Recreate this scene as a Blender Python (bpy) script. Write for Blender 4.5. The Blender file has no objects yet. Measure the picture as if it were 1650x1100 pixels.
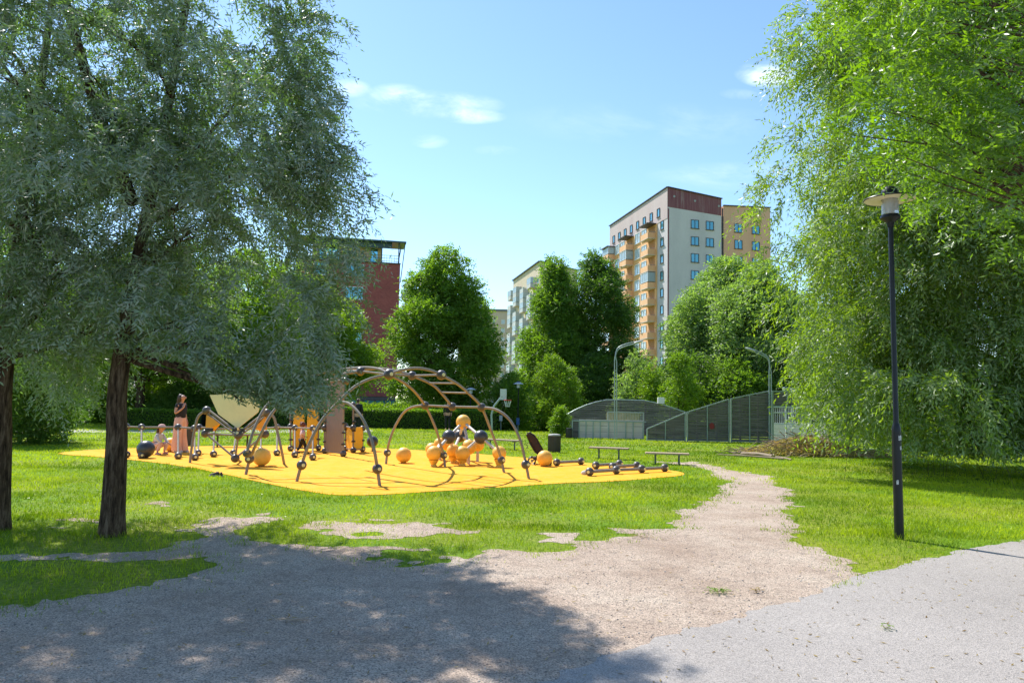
import bpy, bmesh, math, random
import numpy as np
from mathutils import Vector, Matrix
random.seed(7)
RNG = np.random.default_rng(11)
C = bpy.context.scene.collection
sc = bpy.context.scene
PI = math.pi
# ------------------------------------------------------------------ camera
FP, CAMZ = 1200.0, 1.8
PITCH, ROLL = math.atan(94/1200), 0.0194
RC = (Matrix.Rotation(PI/2+PITCH, 3, 'X') @ Matrix.Rotation(ROLL, 3, 'Z'))
cam = bpy.data.cameras.new('camera'); co = bpy.data.objects.new('camera', cam); C.objects.link(co)
co.matrix_world = Matrix.Translation((0, 0, CAMZ)) @ RC.to_4x4()
cam.sensor_width = 36; cam.lens = 36*FP/1650; cam.clip_end = 4000; cam.clip_start = 0.05
sc.camera = co
def ray(px, py): return RC @ Vector(((px-825)/FP, -(py-550)/FP, -1))
def G(px, py, z=0.0):            # where a sight line meets the level z
    d = ray(px, py); t = (z-CAMZ)/d.z
    return Vector((d.x*t, d.y*t, z))
def P(px, py, Y):                # point of a sight line at distance Y
    d = ray(px, py); t = Y/d.y
    return Vector((d.x*t, Y, CAMZ+d.z*t))
def gz(x, y):                    # terrain height: level park, dropping to the car park behind
    s = min(max((y-43)/10, 0), 1); s = s*s*(3-2*s)
    q = min(max((x+7)/6, 0), 1); q = q*q*(3-2*q)
    return -1.6*s*q
# ------------------------------------------------------------------ materials
MATS = {}
def mat(name, col, rough=0.6, metal=0.0, var=0.0, scale=8.0, col2=None, bump=0.0, bscale=None, spec=0.5, stretch=None, trans=0.0, detail=4):
    m = bpy.data.materials.new(name); m.use_nodes = True
    nt = m.node_tree; N = nt.nodes; L = nt.links
    b = N['Principled BSDF']
    b.inputs['Roughness'].default_value = rough; b.inputs['Metallic'].default_value = metal
    b.inputs['Specular IOR Level'].default_value = spec
    c = (*col, 1)
    if var or col2:
        tc = N.new('ShaderNodeTexCoord'); mp = N.new('ShaderNodeMapping'); no = N.new('ShaderNodeTexNoise')
        L.new(tc.outputs['Object'], mp.inputs[0]); L.new(mp.outputs[0], no.inputs['Vector'])
        if stretch: mp.inputs['Scale'].default_value = stretch
        no.inputs['Scale'].default_value = scale; no.inputs['Detail'].default_value = detail; no.inputs['Roughness'].default_value = .65
        cr = N.new('ShaderNodeValToRGB'); L.new(no.outputs['Fac'], cr.inputs[0])
        cr.color_ramp.elements[0].position = .32; cr.color_ramp.elements[1].position = .68
        c2 = (*col2, 1) if col2 else (*[min(1, k*(1+var)) for k in col], 1)
        c1 = c if col2 else (*[k*(1-var) for k in col], 1)
        cr.color_ramp.elements[0].color = c1; cr.color_ramp.elements[1].color = c2
        L.new(cr.outputs[0], b.inputs['Base Color'])
    else: b.inputs['Base Color'].default_value = c
    if bump:
        tc = N.new('ShaderNodeTexCoord'); mp = N.new('ShaderNodeMapping'); no = N.new('ShaderNodeTexNoise'); bp = N.new('ShaderNodeBump')
        L.new(tc.outputs['Object'], mp.inputs[0]); L.new(mp.outputs[0], no.inputs['Vector'])
        if stretch: mp.inputs['Scale'].default_value = stretch
        no.inputs['Scale'].default_value = bscale or scale; no.inputs['Detail'].default_value = 5
        bp.inputs['Strength'].default_value = bump; bp.inputs['Distance'].default_value = .02
        L.new(no.outputs['Fac'], bp.inputs['Height']); L.new(bp.outputs[0], b.inputs['Normal'])
    MATS[name] = m
    return m
def leafmat(name, c_dark, c_light, back=None, trans=0.4, rough=0.45, spec=0.5, tcol=None):
    m = bpy.data.materials.new(name); m.use_nodes = True
    nt = m.node_tree; N = nt.nodes; L = nt.links
    b = N['Principled BSDF']; out = N['Material Output']
    at = N.new('ShaderNodeAttribute'); at.attribute_name = 'rnd'
    cr = N.new('ShaderNodeValToRGB'); L.new(at.outputs['Fac'], cr.inputs[0])
    cr.color_ramp.elements[0].color = (*c_dark, 1); cr.color_ramp.elements[1].color = (*c_light, 1)
    colout = cr.outputs[0]
    if back:
        ge = N.new('ShaderNodeNewGeometry'); mx = N.new('ShaderNodeMix'); mx.data_type = 'RGBA'
        L.new(ge.outputs['Backfacing'], mx.inputs['Factor']); L.new(cr.outputs[0], mx.inputs['A'])
        mx.inputs['B'].default_value = (*back, 1); colout = mx.outputs['Result']
    L.new(colout, b.inputs['Base Color'])
    b.inputs['Roughness'].default_value = rough; b.inputs['Specular IOR Level'].default_value = spec
    tr = N.new('ShaderNodeBsdfTranslucent')
    hs = N.new('ShaderNodeMix'); hs.data_type = 'RGBA'; hs.blend_type = 'MULTIPLY'; hs.inputs['Factor'].default_value = 1
    L.new(cr.outputs[0], hs.inputs['A']); hs.inputs['B'].default_value = (*(tcol or (2.2, 2.4, .8)), 1)
    hs.clamp_result = False
    L.new(hs.outputs['Result'], tr.inputs['Color'])
    ms = N.new('ShaderNodeMixShader'); ms.inputs[0].default_value = trans
    L.new(b.outputs[0], ms.inputs[1]); L.new(tr.outputs[0], ms.inputs[2]); L.new(ms.outputs[0], out.inputs['Surface'])
    return m
# ------------------------------------------------------------------ objects
def wloc(o):
    v = Vector((0, 0, 0))
    while o: v += o.location; o = o.parent
    return v
def tag(o, label=None, cat=None, group=None, kind=None):
    if label: o['label'] = label
    if cat: o['category'] = cat
    if group: o['group'] = group
    if kind: o['kind'] = kind
    return o
def thing(name, label, cat, loc=(0, 0, 0), rz=0, group=None):
    o = bpy.data.objects.new(name, None); C.objects.link(o); o.empty_display_size = .2
    o.location = loc; o.rotation_euler = (0, 0, rz)
    return tag(o, label, cat, group)
def kids(o): return [c for c in bpy.data.objects if c.parent == o]
def clone(root, loc, rz=0, label=None, scale=None, group=None):
    r = root.copy(); C.objects.link(r); r.location = loc; r.rotation_euler = (0, 0, rz)
    if label: r['label'] = label
    if group: r['group'] = group
    if scale: r.scale = scale if hasattr(scale, '__len__') else (scale,)*3
    for ch in kids(root):
        c = ch.copy(); C.objects.link(c); c.parent = r
        for g in kids(ch):
            d = g.copy(); C.objects.link(d); d.parent = c
    return r
class MB:
    def __init__(s): s.v = []; s.f = []; s.sm = []
    def add(s, vs, fs, smooth=False):
        n = len(s.v); s.v += [tuple(v) for v in vs]
        s.f += [tuple(i+n for i in f) for f in fs]; s.sm += [smooth]*len(fs)
        return s
    def box(s, c, d, M=None, bev=0.0):
        hx, hy, hz = d[0]/2, d[1]/2, d[2]/2
        if bev:
            bm = bmesh.new(); bmesh.ops.create_cube(bm, size=1)
            for v in bm.verts: v.co = Vector((v.co.x*d[0], v.co.y*d[1], v.co.z*d[2]))
            bmesh.ops.bevel(bm, geom=bm.edges[:], offset=bev, segments=2, affect='EDGES', profile=.7)
            vs = [v.co.copy() for v in bm.verts]; bm.verts.index_update()
            fs = [[v.index for v in f.verts] for f in bm.faces]; bm.free()
        else:
            vs = [Vector((x, y, z)) for x in (-hx, hx) for y in (-hy, hy) for z in (-hz, hz)]
            fs = [(0, 1, 3, 2), (4, 6, 7, 5), (0, 4, 5, 1), (2, 3, 7, 6), (0, 2, 6, 4), (1, 5, 7, 3)]
        if M: vs = [M @ v for v in vs]
        c = Vector(c)
        return s.add([v+c for v in vs], fs)
    def beam(s, a, b, w, h, up=(0, 0, 1)):      # rectangular bar from a to b
        a = Vector(a); b = Vector(b); d = b-a; L_ = d.length; d.normalize()
        u = Vector(up)
        if abs(d.dot(u)) > .98: u = Vector((0, 1, 0))
        r = d.cross(u).normalized(); u = r.cross(d)
        M = Matrix((r, d, u)).transposed()
        return s.box((a+b)/2, (w, L_, h), M)
    def tube(s, pts, r, n=8, cap=True):
        pts = [Vector(p) for p in pts]
        rs = r if hasattr(r, '__len__') else [r]*len(pts)
        vs = []; fs = []; ref = None
        for i, p in enumerate(pts):
            t = (pts[min(i+1, len(pts)-1)]-pts[max(i-1, 0)]).normalized()
            if ref is None:
                ref = t.cross(Vector((0, 0, 1)) if abs(t.z) < .9 else Vector((1, 0, 0))).normalized()
            ref = (ref - t*ref.dot(t)).normalized(); o = t.cross(ref)
            for k in range(n):
                a = 2*PI*k/n; vs.append(p+(ref*math.cos(a)+o*math.sin(a))*rs[i])
        for i in range(len(pts)-1):
            for k in range(n):
                k2 = (k+1) % n; fs.append((i*n+k, i*n+k2, (i+1)*n+k2, (i+1)*n+k))
        if cap:
            fs.append(tuple(range(n))[::-1]); fs.append(tuple((len(pts)-1)*n+k for k in range(n)))
        return s.add(vs, fs, True)
    def sphere(s, c, r, n=16, m=10, sz=1.0):
        c = Vector(c); rr = r if hasattr(r, '__len__') else (r, r, r*sz)
        vs = [c+Vector((0, 0, rr[2]))]; fs = []
        for i in range(1, m):
            a = PI*i/m
            for k in range(n):
                b = 2*PI*k/n; vs.append(c+Vector((math.sin(a)*math.cos(b)*rr[0], math.sin(a)*math.sin(b)*rr[1], math.cos(a)*rr[2])))
        vs.append(c-Vector((0, 0, rr[2]))); e = len(vs)-1
        for k in range(n): fs.append((0, 1+k, 1+(k+1) % n)); fs.append((e, e-n+(k+1) % n, e-n+k))
        for i in range(m-2):
            for k in range(n):
                a = 1+i*n; fs.append((a+k, a+n+k, a+n+(k+1) % n, a+(k+1) % n))
        return s.add(vs, fs, True)
    def lathe(s, c, prof, n=24):                # prof: list of (radius, z)
        c = Vector(c); vs = []; fs = []
        for r, z in prof:
            for k in range(n):
                b = 2*PI*k/n; vs.append(c+Vector((r*math.cos(b), r*math.sin(b), z)))
        for i in range(len(prof)-1):
            for k in range(n): fs.append((i*n+k, i*n+(k+1) % n, (i+1)*n+(k+1) % n, (i+1)*n+k))
        return s.add(vs, fs, True)
    def prism(s, poly, d):                      # flat polygon (3D points) given thickness vector d
        n = len(poly); poly = [Vector(p) for p in poly]; d = Vector(d)
        vs = [p-d/2 for p in poly]+[p+d/2 for p in poly]
        fs = [tuple(range(n))[::-1], tuple(range(n, 2*n))]+[(i, (i+1) % n, n+(i+1) % n, n+i) for i in range(n)]
        return s.add(vs, fs)
    def build(s, name, m, parent=None, world=False, label=None):
        me = bpy.data.meshes.new(name); off = wloc(parent) if (world and parent) else Vector((0, 0, 0))
        me.from_pydata([(v[0]-off.x, v[1]-off.y, v[2]-off.z) for v in s.v], [], s.f)
        me.polygons.foreach_set('use_smooth', s.sm); me.materials.append(m)
        bm = bmesh.new(); bm.from_mesh(me); bmesh.ops.recalc_face_normals(bm, faces=bm.faces[:]); bm.to_mesh(me); bm.free()
        if any(s.sm):
            try: me.set_sharp_from_angle(angle=math.radians(40))
            except Exception: pass
        o = bpy.data.objects.new(name, me); C.objects.link(o)
        if parent: o.parent = parent
        if label: o['label'] = label
        return o
def catmull(pts, k=8, closed=False):
    pts = [Vector(p) for p in pts]; n = len(pts); out = []
    rng = range(n) if closed else range(n-1)
    g = (lambda i: pts[i % n]) if closed else (lambda i: pts[min(max(i, 0), n-1)])
    for i in rng:
        p0, p1, p2, p3 = g(i-1), g(i), g(i+1), g(i+2)
        for j in range(k):
            t = j/k; out.append(.5*((2*p1)+(-p0+p2)*t+(2*p0-5*p1+4*p2-p3)*t*t+(-p0+3*p1-3*p2+p3)*t**3))
    if not closed: out.append(pts[-1])
    return out
def npmesh(name, verts, faces, m, parent=None, rnd=None, smooth=False, k=4):
    me = bpy.data.meshes.new(name); nv = len(verts); nf = len(faces)
    me.vertices.add(nv); me.vertices.foreach_set('co', verts.astype(np.float32).ravel())
    me.loops.add(nf*k); me.loops.foreach_set('vertex_index', faces.astype(np.int32).ravel())
    me.polygons.add(nf); me.polygons.foreach_set('loop_start', np.arange(0, nf*k, k, dtype=np.int32))
    try: me.polygons.foreach_set('loop_total', np.full(nf, k, dtype=np.int32))
    except Exception: pass
    if rnd is not None:
        a = me.attributes.new('rnd', 'FLOAT', 'FACE'); a.data.foreach_set('value', rnd.astype(np.float32))
    me.update(); me.materials.append(m)
    o = bpy.data.objects.new(name, me); C.objects.link(o)
    if parent: o.parent = parent
    return o
# numpy value noise
def vnoise(x, y, seed=0):
    xi = np.floor(x).astype(np.int64); yi = np.floor(y).astype(np.int64); fx = x-xi; fy = y-yi
    fx = fx*fx*(3-2*fx); fy = fy*fy*(3-2*fy)
    def h(a, b):
        n = (a*374761393+b*668265263+seed*1442695041) & 0xffffffff
        n = ((n ^ (n >> 13))*1274126177) & 0xffffffff
        return ((n ^ (n >> 16)) & 0xffff)/65535.0
    return (h(xi, yi)*(1-fx)+h(xi+1, yi)*fx)*(1-fy)+(h(xi, yi+1)*(1-fx)+h(xi+1, yi+1)*fx)*fy
def fbm(x, y, seed=0, o=4):
    s = 0; a = .5
    for i in range(o): s = s+a*vnoise(x*2**i, y*2**i, seed+i); a /= 2
    return s-.47
def polysd(x, y, poly):          # signed distance to polygon, positive inside
    x = np.asarray(x, float); y = np.asarray(y, float)
    d = np.full(x.shape, 1e9); ins = np.zeros(x.shape, bool); n = len(poly)
    for i in range(n):
        x1, y1 = poly[i]; x2, y2 = poly[(i+1) % n]; ex, ey = x2-x1, y2-y1; L2 = ex*ex+ey*ey+1e-12
        t = np.clip(((x-x1)*ex+(y-y1)*ey)/L2, 0, 1)
        d = np.minimum(d, np.hypot(x-x1-t*ex, y-y1-t*ey))
        c = ((y1 > y) != (y2 > y)) & (x < (x2-x1)*(y-y1)/(y2-y1+1e-12)+x1); ins ^= c
    return np.where(ins, d, -d)
# ------------------------------------------------------------------ light and sky
SUN_EL = math.radians(50); SH = Vector((0.62, -0.785, 0)).normalized()   # shadows fall this way
w = bpy.data.worlds.new('World'); sc.world = w; w.use_nodes = True
N = w.node_tree.nodes; L = w.node_tree.links
bg = N['Background']; sky = N.new('ShaderNodeTexSky'); sky.sky_type = 'NISHITA'; sky.sun_disc = False
sky.sun_elevation = SUN_EL; sky.sun_rotation = math.atan2(-SH.x, -SH.y)
sky.air_density = 1.0; sky.dust_density = 0.2; sky.ozone_density = 1.6
bg.inputs['Strength'].default_value = 0.14
tc = N.new('ShaderNodeTexCoord'); sx = N.new('ShaderNodeSeparateXYZ'); L.new(tc.outputs['Generated'], sx.inputs[0])
def M_(op, a, b=None, c=None):
    n = N.new('ShaderNodeMath'); n.operation = op
    for i, q in enumerate((a, b, c)):
        if q is None: continue
        if isinstance(q, (int, float)): n.inputs[i].default_value = q
        else: L.new(q, n.inputs[i])
    return n.outputs[0]
ysafe = M_('MAXIMUM', sx.outputs['Y'], .05)
U = M_('DIVIDE', sx.outputs['X'], ysafe); V = M_('DIVIDE', sx.outputs['Z'], ysafe)
cx = N.new('ShaderNodeCombineXYZ'); L.new(U, cx.inputs[0]); L.new(M_('MULTIPLY', V, 2.0), cx.inputs[1])
nz = N.new('ShaderNodeTexNoise'); nz.inputs['Scale'].default_value = 9; nz.inputs['Distortion'].default_value = .5; nz.inputs['Detail'].default_value = 9; nz.inputs['Roughness'].default_value = .62
L.new(cx.outputs[0], nz.inputs['Vector'])
total = None
for (px, py, a, b, s) in [(690, 168, 130, 26, 1.0), (1236, 120, 56, 24, 1.3), (560, 143, 42, 18, .9), (1190, 152, 34, 10, .35), (640, 150, 50, 18, .9), (760, 188, 60, 14, .7), (692, 228, 34, 13, .55), (800, 243, 40, 10, .3), (1190, 285, 160, 26, .35), (1050, 200, 260, 40, .18)]:
    d = ray(px, py); u0, v0 = d.x/d.y, d.z/d.y
    e = M_('ADD', M_('POWER', M_('ABSOLUTE', M_('DIVIDE', M_('SUBTRACT', U, u0), a/FP)), 2.0), M_('POWER', M_('ABSOLUTE', M_('DIVIDE', M_('SUBTRACT', V, v0), b/FP)), 2.0))
    k = M_('MULTIPLY', M_('MAXIMUM', M_('SUBTRACT', 1.0, e), 0.0), s)
    total = k if total is None else M_('ADD', total, k)
nn = M_('MULTIPLY', M_('POWER', M_('MAXIMUM', M_('SUBTRACT', nz.outputs['Fac'], .38), 0.0), 1.3), 4.6)
fac = M_('MINIMUM', M_('MULTIPLY', total, nn), .75)
gate = M_('GREATER_THAN', sx.outputs['Y'], .05)
fac = M_('MULTIPLY', fac, gate)
mx = N.new('ShaderNodeMix'); mx.data_type = 'RGBA'; L.new(fac, mx.inputs['Factor']); L.new(sky.outputs[0], mx.inputs['A'])
mx.inputs['B'].default_value = (6.6, 6.8, 7.0, 1); tint = N.new('ShaderNodeMix'); tint.data_type = 'RGBA'; tint.blend_type = 'MULTIPLY'; tint.inputs['Factor'].default_value = 1; tint.inputs['B'].default_value = (.77, .87, .945, 1); L.new(mx.outputs['Result'], tint.inputs['A']); L.new(tint.outputs['Result'], bg.inputs['Color'])
sl = bpy.data.lights.new('sun', 'SUN'); sl.energy = 4.3; sl.angle = math.radians(.55); sl.color = (1, .96, .90)
so = bpy.data.objects.new('sun', sl); C.objects.link(so)
dv = Vector((SH.x*math.cos(SUN_EL), SH.y*math.cos(SUN_EL), -math.sin(SUN_EL)))
so.rotation_euler = dv.to_track_quat('-Z', 'Y').to_euler(); so.location = (0, 0, 30)
sc.view_settings.view_transform = 'Standard'; sc.view_settings.look = 'None'; sc.view_settings.exposure = 0.85; sc.view_settings.gamma = 1
sc.cycles.use_denoising = True
# ------------------------------------------------------------------ ground materials
def nodemat(name):
    m = bpy.data.materials.new(name); m.use_nodes = True
    return m, m.node_tree.nodes, m.node_tree.links, m.node_tree.nodes['Principled BSDF']
def noise(N, L, vec, scale, detail=4, rough=.6):
    n = N.new('ShaderNodeTexNoise'); n.inputs['Scale'].default_value = scale; n.inputs['Detail'].default_value = detail; n.inputs['Roughness'].default_value = rough
    L.new(vec, n.inputs['Vector']); return n.outputs['Fac']
def ramp(N, L, f, stops):
    r = N.new('ShaderNodeValToRGB'); L.new(f, r.inputs[0]); e = r.color_ramp.elements
    while len(e) < len(stops): e.new(.5)
    for i, (p, c) in enumerate(stops): e[i].position = p; e[i].color = (*c, 1) if len(c) == 3 else c
    return r.outputs[0]
def mixc(N, L, f, a, b, mode='MIX'):
    m = N.new('ShaderNodeMix'); m.data_type = 'RGBA'; m.blend_type = mode
    for k, q in (('Factor', f), ('A', a), ('B', b)):
        if isinstance(q, (int, float)): m.inputs[k].default_value = q
        elif isinstance(q, tuple): m.inputs[k].default_value = (*q, 1)
        else: L.new(q, m.inputs[k])
    return m.outputs['Result']
def bumpn(N, L, b, f, strength, dist):
    bp = N.new('ShaderNodeBump'); bp.inputs['Strength'].default_value = strength; bp.inputs['Distance'].default_value = dist
    L.new(f, bp.inputs['Height']); L.new(bp.outputs[0], b.inputs['Normal'])
# lawn soil and turf
m_lawn, N, L, b = nodemat('lawn'); tc = N.new('ShaderNodeTexCoord').outputs['Object']
n1 = noise(N, L, tc, .35, 5, .6); n2 = noise(N, L, tc, 14, 5, .7); n3 = noise(N, L, tc, 1.3, 5, .7)
c1 = ramp(N, L, n2, [(.3, (.045, .10, .004)), (.5, (.125, .235, .008)), (.72, (.22, .31, .02))])
c2 = ramp(N, L, n2, [(.3, (.09, .13, .012)), (.52, (.24, .27, .03)), (.75, (.36, .34, .08))])
f = ramp(N, L, n1, [(.42, (0, 0, 0)), (.62, (.95, .95, .95))])
f2 = ramp(N, L, n3, [(.56, (0, 0, 0)), (.74, (.8, .8, .8))])
c = mixc(N, L, f, c1, c2); c = mixc(N, L, f2, c, c2); L.new(c, b.inputs['Base Color'])
b.inputs['Roughness'].default_value = .9; b.inputs['Specular IOR Level'].default_value = .15; bumpn(N, L, b, n2, .8, .05)
# gravel
m_gravel, N, L, b = nodemat('gravel'); tc = N.new('ShaderNodeTexCoord').outputs['Object']
vo = N.new('ShaderNodeTexVoronoi'); vo.inputs['Scale'].default_value = 105; L.new(tc, vo.inputs['Vector'])
vo2 = N.new('ShaderNodeTexVoronoi'); vo2.inputs['Scale'].default_value = 28; L.new(tc, vo2.inputs['Vector'])
n1 = noise(N, L, tc, .8, 6, .65); n2 = noise(N, L, tc, 60, 4, .8); n3 = noise(N, L, tc, 6, 5, .7)
c = ramp(N, L, n1, [(.3, (.44, .325, .245)), (.5, (.57, .45, .355)), (.7, (.67, .56, .45))])
sx_ = N.new('ShaderNodeSeparateColor'); L.new(vo.outputs['Color'], sx_.inputs[0])
st = ramp(N, L, sx_.outputs[0], [(0, (.45, .45, .46)), (.5, (.95, .93, .9)), (1, (1.45, 1.4, 1.35))])
c = mixc(N, L, .6, c, st, 'MULTIPLY')
c = mixc(N, L, ramp(N, L, n2, [(.38, (.9, .9, .9)), (.5, (0, 0, 0))]), c, (.12, .095, .08))
c = mixc(N, L, ramp(N, L, n3, [(.3, (.5, .5, .5)), (.5, (0, 0, 0))]), c, (.22, .175, .14))
L.new(c, b.inputs['Base Color']); b.inputs['Roughness'].default_value = .95; b.inputs['Specular IOR Level'].default_value = .2
ad = N.new('ShaderNodeMath'); ad.operation = 'ADD'; L.new(vo.outputs['Distance'], ad.inputs[0]); L.new(n3, ad.inputs[1])
bumpn(N, L, b, ad.outputs[0], .9, .012)
# asphalt
m_asph, N, L, b = nodemat('asphalt'); tc = N.new('ShaderNodeTexCoord').outputs['Object']
vo = N.new('ShaderNodeTexVoronoi'); vo.inputs['Scale'].default_value = 120; L.new(tc, vo.inputs['Vector'])
n1 = noise(N, L, tc, .5, 6, .6); n2 = noise(N, L, tc, 90, 3, .8); n3 = noise(N, L, tc, 3.5, 6, .75)
c = ramp(N, L, n1, [(.3, (.31, .28, .255)), (.7, (.375, .34, .31))])
c = mixc(N, L, ramp(N, L, n3, [(.52, (0, 0, 0)), (.72, (.6, .6, .6))]), c, (.35, .32, .295))
sx_ = N.new('ShaderNodeSeparateColor'); L.new(vo.outputs['Color'], sx_.inputs[0])
st = ramp(N, L, sx_.outputs[0], [(0, (.5, .5, .5)), (.5, (.95, .95, .95)), (1, (1.4, 1.38, 1.36))])
c = mixc(N, L, .6, c, st, 'MULTIPLY')
c = mixc(N, L, ramp(N, L, n2, [(.36, (.8, .8, .8)), (.44, (0, 0, 0))]), c, (.10, .10, .10))
L.new(c, b.inputs['Base Color']); b.inputs['Roughness'].default_value = .85; b.inputs['Specular IOR Level'].default_value = .3
bumpn(N, L, b, vo.outputs['Distance'], .5, .006)
# rubber
m_rub, N, L, b = nodemat('yellow_rubber'); tc = N.new('ShaderNodeTexCoord').outputs['Object']
n1 = noise(N, L, tc, .5, 5, .6); n2 = noise(N, L, tc, 120, 3, .8); n3 = noise(N, L, tc, 4, 5, .7)
c = ramp(N, L, n1, [(.3, (.80, .33, .006)), (.7, (.86, .415, .03))])
c = mixc(N, L, ramp(N, L, n3, [(.46, (0, 0, 0)), (.7, (.55, .55, .55))]), c, (.74, .42, .12))
c = mixc(N, L, ramp(N, L, n2, [(.35, (.5, .5, .5)), (.5, (0, 0, 0))]), c, (.58, .25, .005))
L.new(c, b.inputs['Base Color']); b.inputs['Roughness'].default_value = .9; b.inputs['Specular IOR Level'].default_value = .15
# ------------------------------------------------------------------ ground sheet
xs = sorted(set([-1500, -700, -350, -200, -120, -80, -60]+[x*2 for x in range(-25, 36)]+[90, 130, 200, 350, 700, 1500]))
ys = sorted(set([-300, -120, -60, -30, -10]+[y*2 for y in range(0, 40)]+[90, 120, 170, 250, 400, 700, 1200, 2500]))
g = MB(); nx = len(xs)
g.add([(x, y, gz(x, y)) for y in ys for x in xs], [(j*nx+i, j*nx+i+1, (j+1)*nx+i+1, (j+1)*nx+i) for j in range(len(ys)-1) for i in range(nx-1)], True)
tag(g.build('ground', m_lawn), kind='structure')
def pxy(pts): return [(G(*p).x, G(*p).y) for p in pts]
# gravel outline (traced on the ground)
gravel_main = pxy([(-500, 985), (-200, 985), (0, 978), (60, 975), (120, 972), (230, 950), (325, 930), (335, 912), (310, 900), (180, 906), (0, 900), (-300, 902), (-500, 902), (-500, 888), (-200, 890), (0, 892), (150, 896), (260, 888), (312, 866), (322, 846), (350, 836), (430, 830), (436, 838), (410, 848), (385, 862), (430, 878), (500, 880), (560, 880), (590, 884), (610, 900), (660, 908), (720, 902), (780, 888), (880, 886), (960, 872), (1010, 862), (1070, 850), (1100, 828), (1145, 806), (1168, 778), (1150, 762), (1110, 750), (1050, 744), (1120, 744), (1180, 757), (1240, 768), (1272, 790), (1278, 815), (1268, 835), (1290, 862), (1340, 895), (1380, 920), (1400, 945)])
gravel_main += [(5.0, 6.5), (8, 4), (12, 0), (12, -14), (-14, -14), (-14, 4)]
patches = [pxy([(487, 848), (540, 840), (610, 838), (700, 842), (762, 850), (780, 860), (760, 866), (690, 866), (640, 864), (600, 862), (566, 868), (530, 860)]),
           pxy([(300, 846), (350, 836), (425, 828), (440, 834), (400, 846)]), pxy([(235, 806), (262, 803), (280, 808), (262, 813), (240, 811)]),
           pxy([(870, 862), (960, 856), (1050, 848), (1060, 858), (960, 868), (880, 872)]), pxy([(80, 836), (150, 832), (215, 832), (180, 842), (100, 842)]),
           pxy([(620, 882), (700, 880), (770, 876), (700, 890), (640, 892)])]
edge_pts = [(1900, 812), (1750, 845), (1650, 868), (1600, 877), (1540, 888), (1480, 901), (1420, 916), (1375, 929), (1335, 945), (1290, 962), (1220, 986), (1130, 1012), (1050, 1036), (980, 1060), (900, 1090), (820, 1140), (740, 1230), (650, 1400)]
edge = pxy(edge_pts)
asph_poly = [(v.x, v.y) for v in catmull([Vector((*p, 0)) for p in edge], 5)]+[(-1.2, -14), (40, -14), (40, 15)]
def gravel_mask(x, y):
    m = polysd(x, y, gravel_main)
    for p in patches: m = np.maximum(m, polysd(x, y, p)-.06+fbm(x*2.2, y*3.4, 57, 4)*1.1)
    n = fbm(x*.9, y*.9, 3, 5)*.9+fbm(x*2.6, y*2.6, 13, 3)*.9+fbm(x*8, y*8, 9, 3)*.6
    near = np.clip(1-np.maximum(0, np.abs(m)-.1)/1.2, 0, 1)
    m = m+n*near*.75
    return m
def contour_sheet(name, maskf, x0, x1, y0, y1, st, z, m):
    X = np.arange(x0, x1, st); Y = np.arange(y0, y1, st); XX, YY = np.meshgrid(X, Y)
    Mk = maskf(XX, YY); verts = []; faces = []; cache = {}
    def vid(key, p):
        if key not in cache: cache[key] = len(verts); verts.append((p[0], p[1], z))
        return cache[key]
    inside = Mk > 0
    any_ = inside[:-1, :-1] | inside[1:, :-1] | inside[:-1, 1:] | inside[1:, 1:]
    for j, i in zip(*np.nonzero(any_)):
        cs = [(j, i), (j, i+1), (j+1, i+1), (j+1, i)]; f = []
        for k in range(4):
            a = cs[k]; b_ = cs[(k+1) % 4]; va = Mk[a]; vb = Mk[b_]
            if va > 0: f.append(vid(a, (X[a[1]], Y[a[0]])))
            if (va > 0) != (vb > 0):
                t = va/(va-vb); key = (min(a, b_), max(a, b_))
                f.append(vid(key, (X[a[1]]+t*(X[b_[1]]-X[a[1]]), Y[a[0]]+t*(Y[b_[0]]-Y[a[0]]))))
        if len(f) > 2: faces.append(f)
    mb = MB(); mb.add(verts, faces); o = mb.build(name, m); return o
tag(contour_sheet('gravel_path', gravel_mask, -12, 9, 2.0, 26.5, .09, .004, m_gravel), kind='structure')
g = MB(); g.add([(-60, -40, .004), (60, -40, .004), (60, 2.0, .004), (-60, 2.0, .004)], [(0, 1, 2, 3)])
tag(g.build('gravel_ground', m_gravel), kind='structure')
def asph_mask(x, y): return polysd(x, y, asph_poly)+fbm(x*1.5, y*1.5, 22, 3)*.25+fbm(x*6, y*6, 21, 4)*.22
tag(contour_sheet('asphalt_path', asph_mask, -2.5, 14, 1.2, 14, .07, .008, m_asph), kind='structure')
g = MB(); g.add([(-1.2, -40, .0085), (60, -40, .0085), (60, 1.2, .0085), (-1.0, 1.2, .0085)], [(0, 1, 2, 3)])
tag(g.build('asphalt_ground', m_asph), kind='structure')
# yellow rubber play surface
rub = pxy([(96, 730), (150, 725), (230, 722), (330, 719), (480, 718), (600, 722), (720, 728), (800, 734), (900, 742), (990, 750), (1080, 758), (1102, 765), (1060, 770), (980, 776), (900, 779), (800, 786), (700, 792), (620, 797), (545, 798), (490, 791), (420, 777), (350, 762), (270, 748), (180, 738), (110, 733)])
rub = [(v.x, v.y) for v in catmull([Vector((*p, 0)) for p in rub], 6, True)]
g = MB(); n = len(rub); g.add([(x, y, .012) for x, y in rub]+[(x, y, -.02) for x, y in rub], [tuple(range(n))]+[(i, (i+1) % n, n+(i+1) % n, n+i) for i in range(n)])
tag(g.build('play_surface', m_rub), kind='structure')
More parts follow.
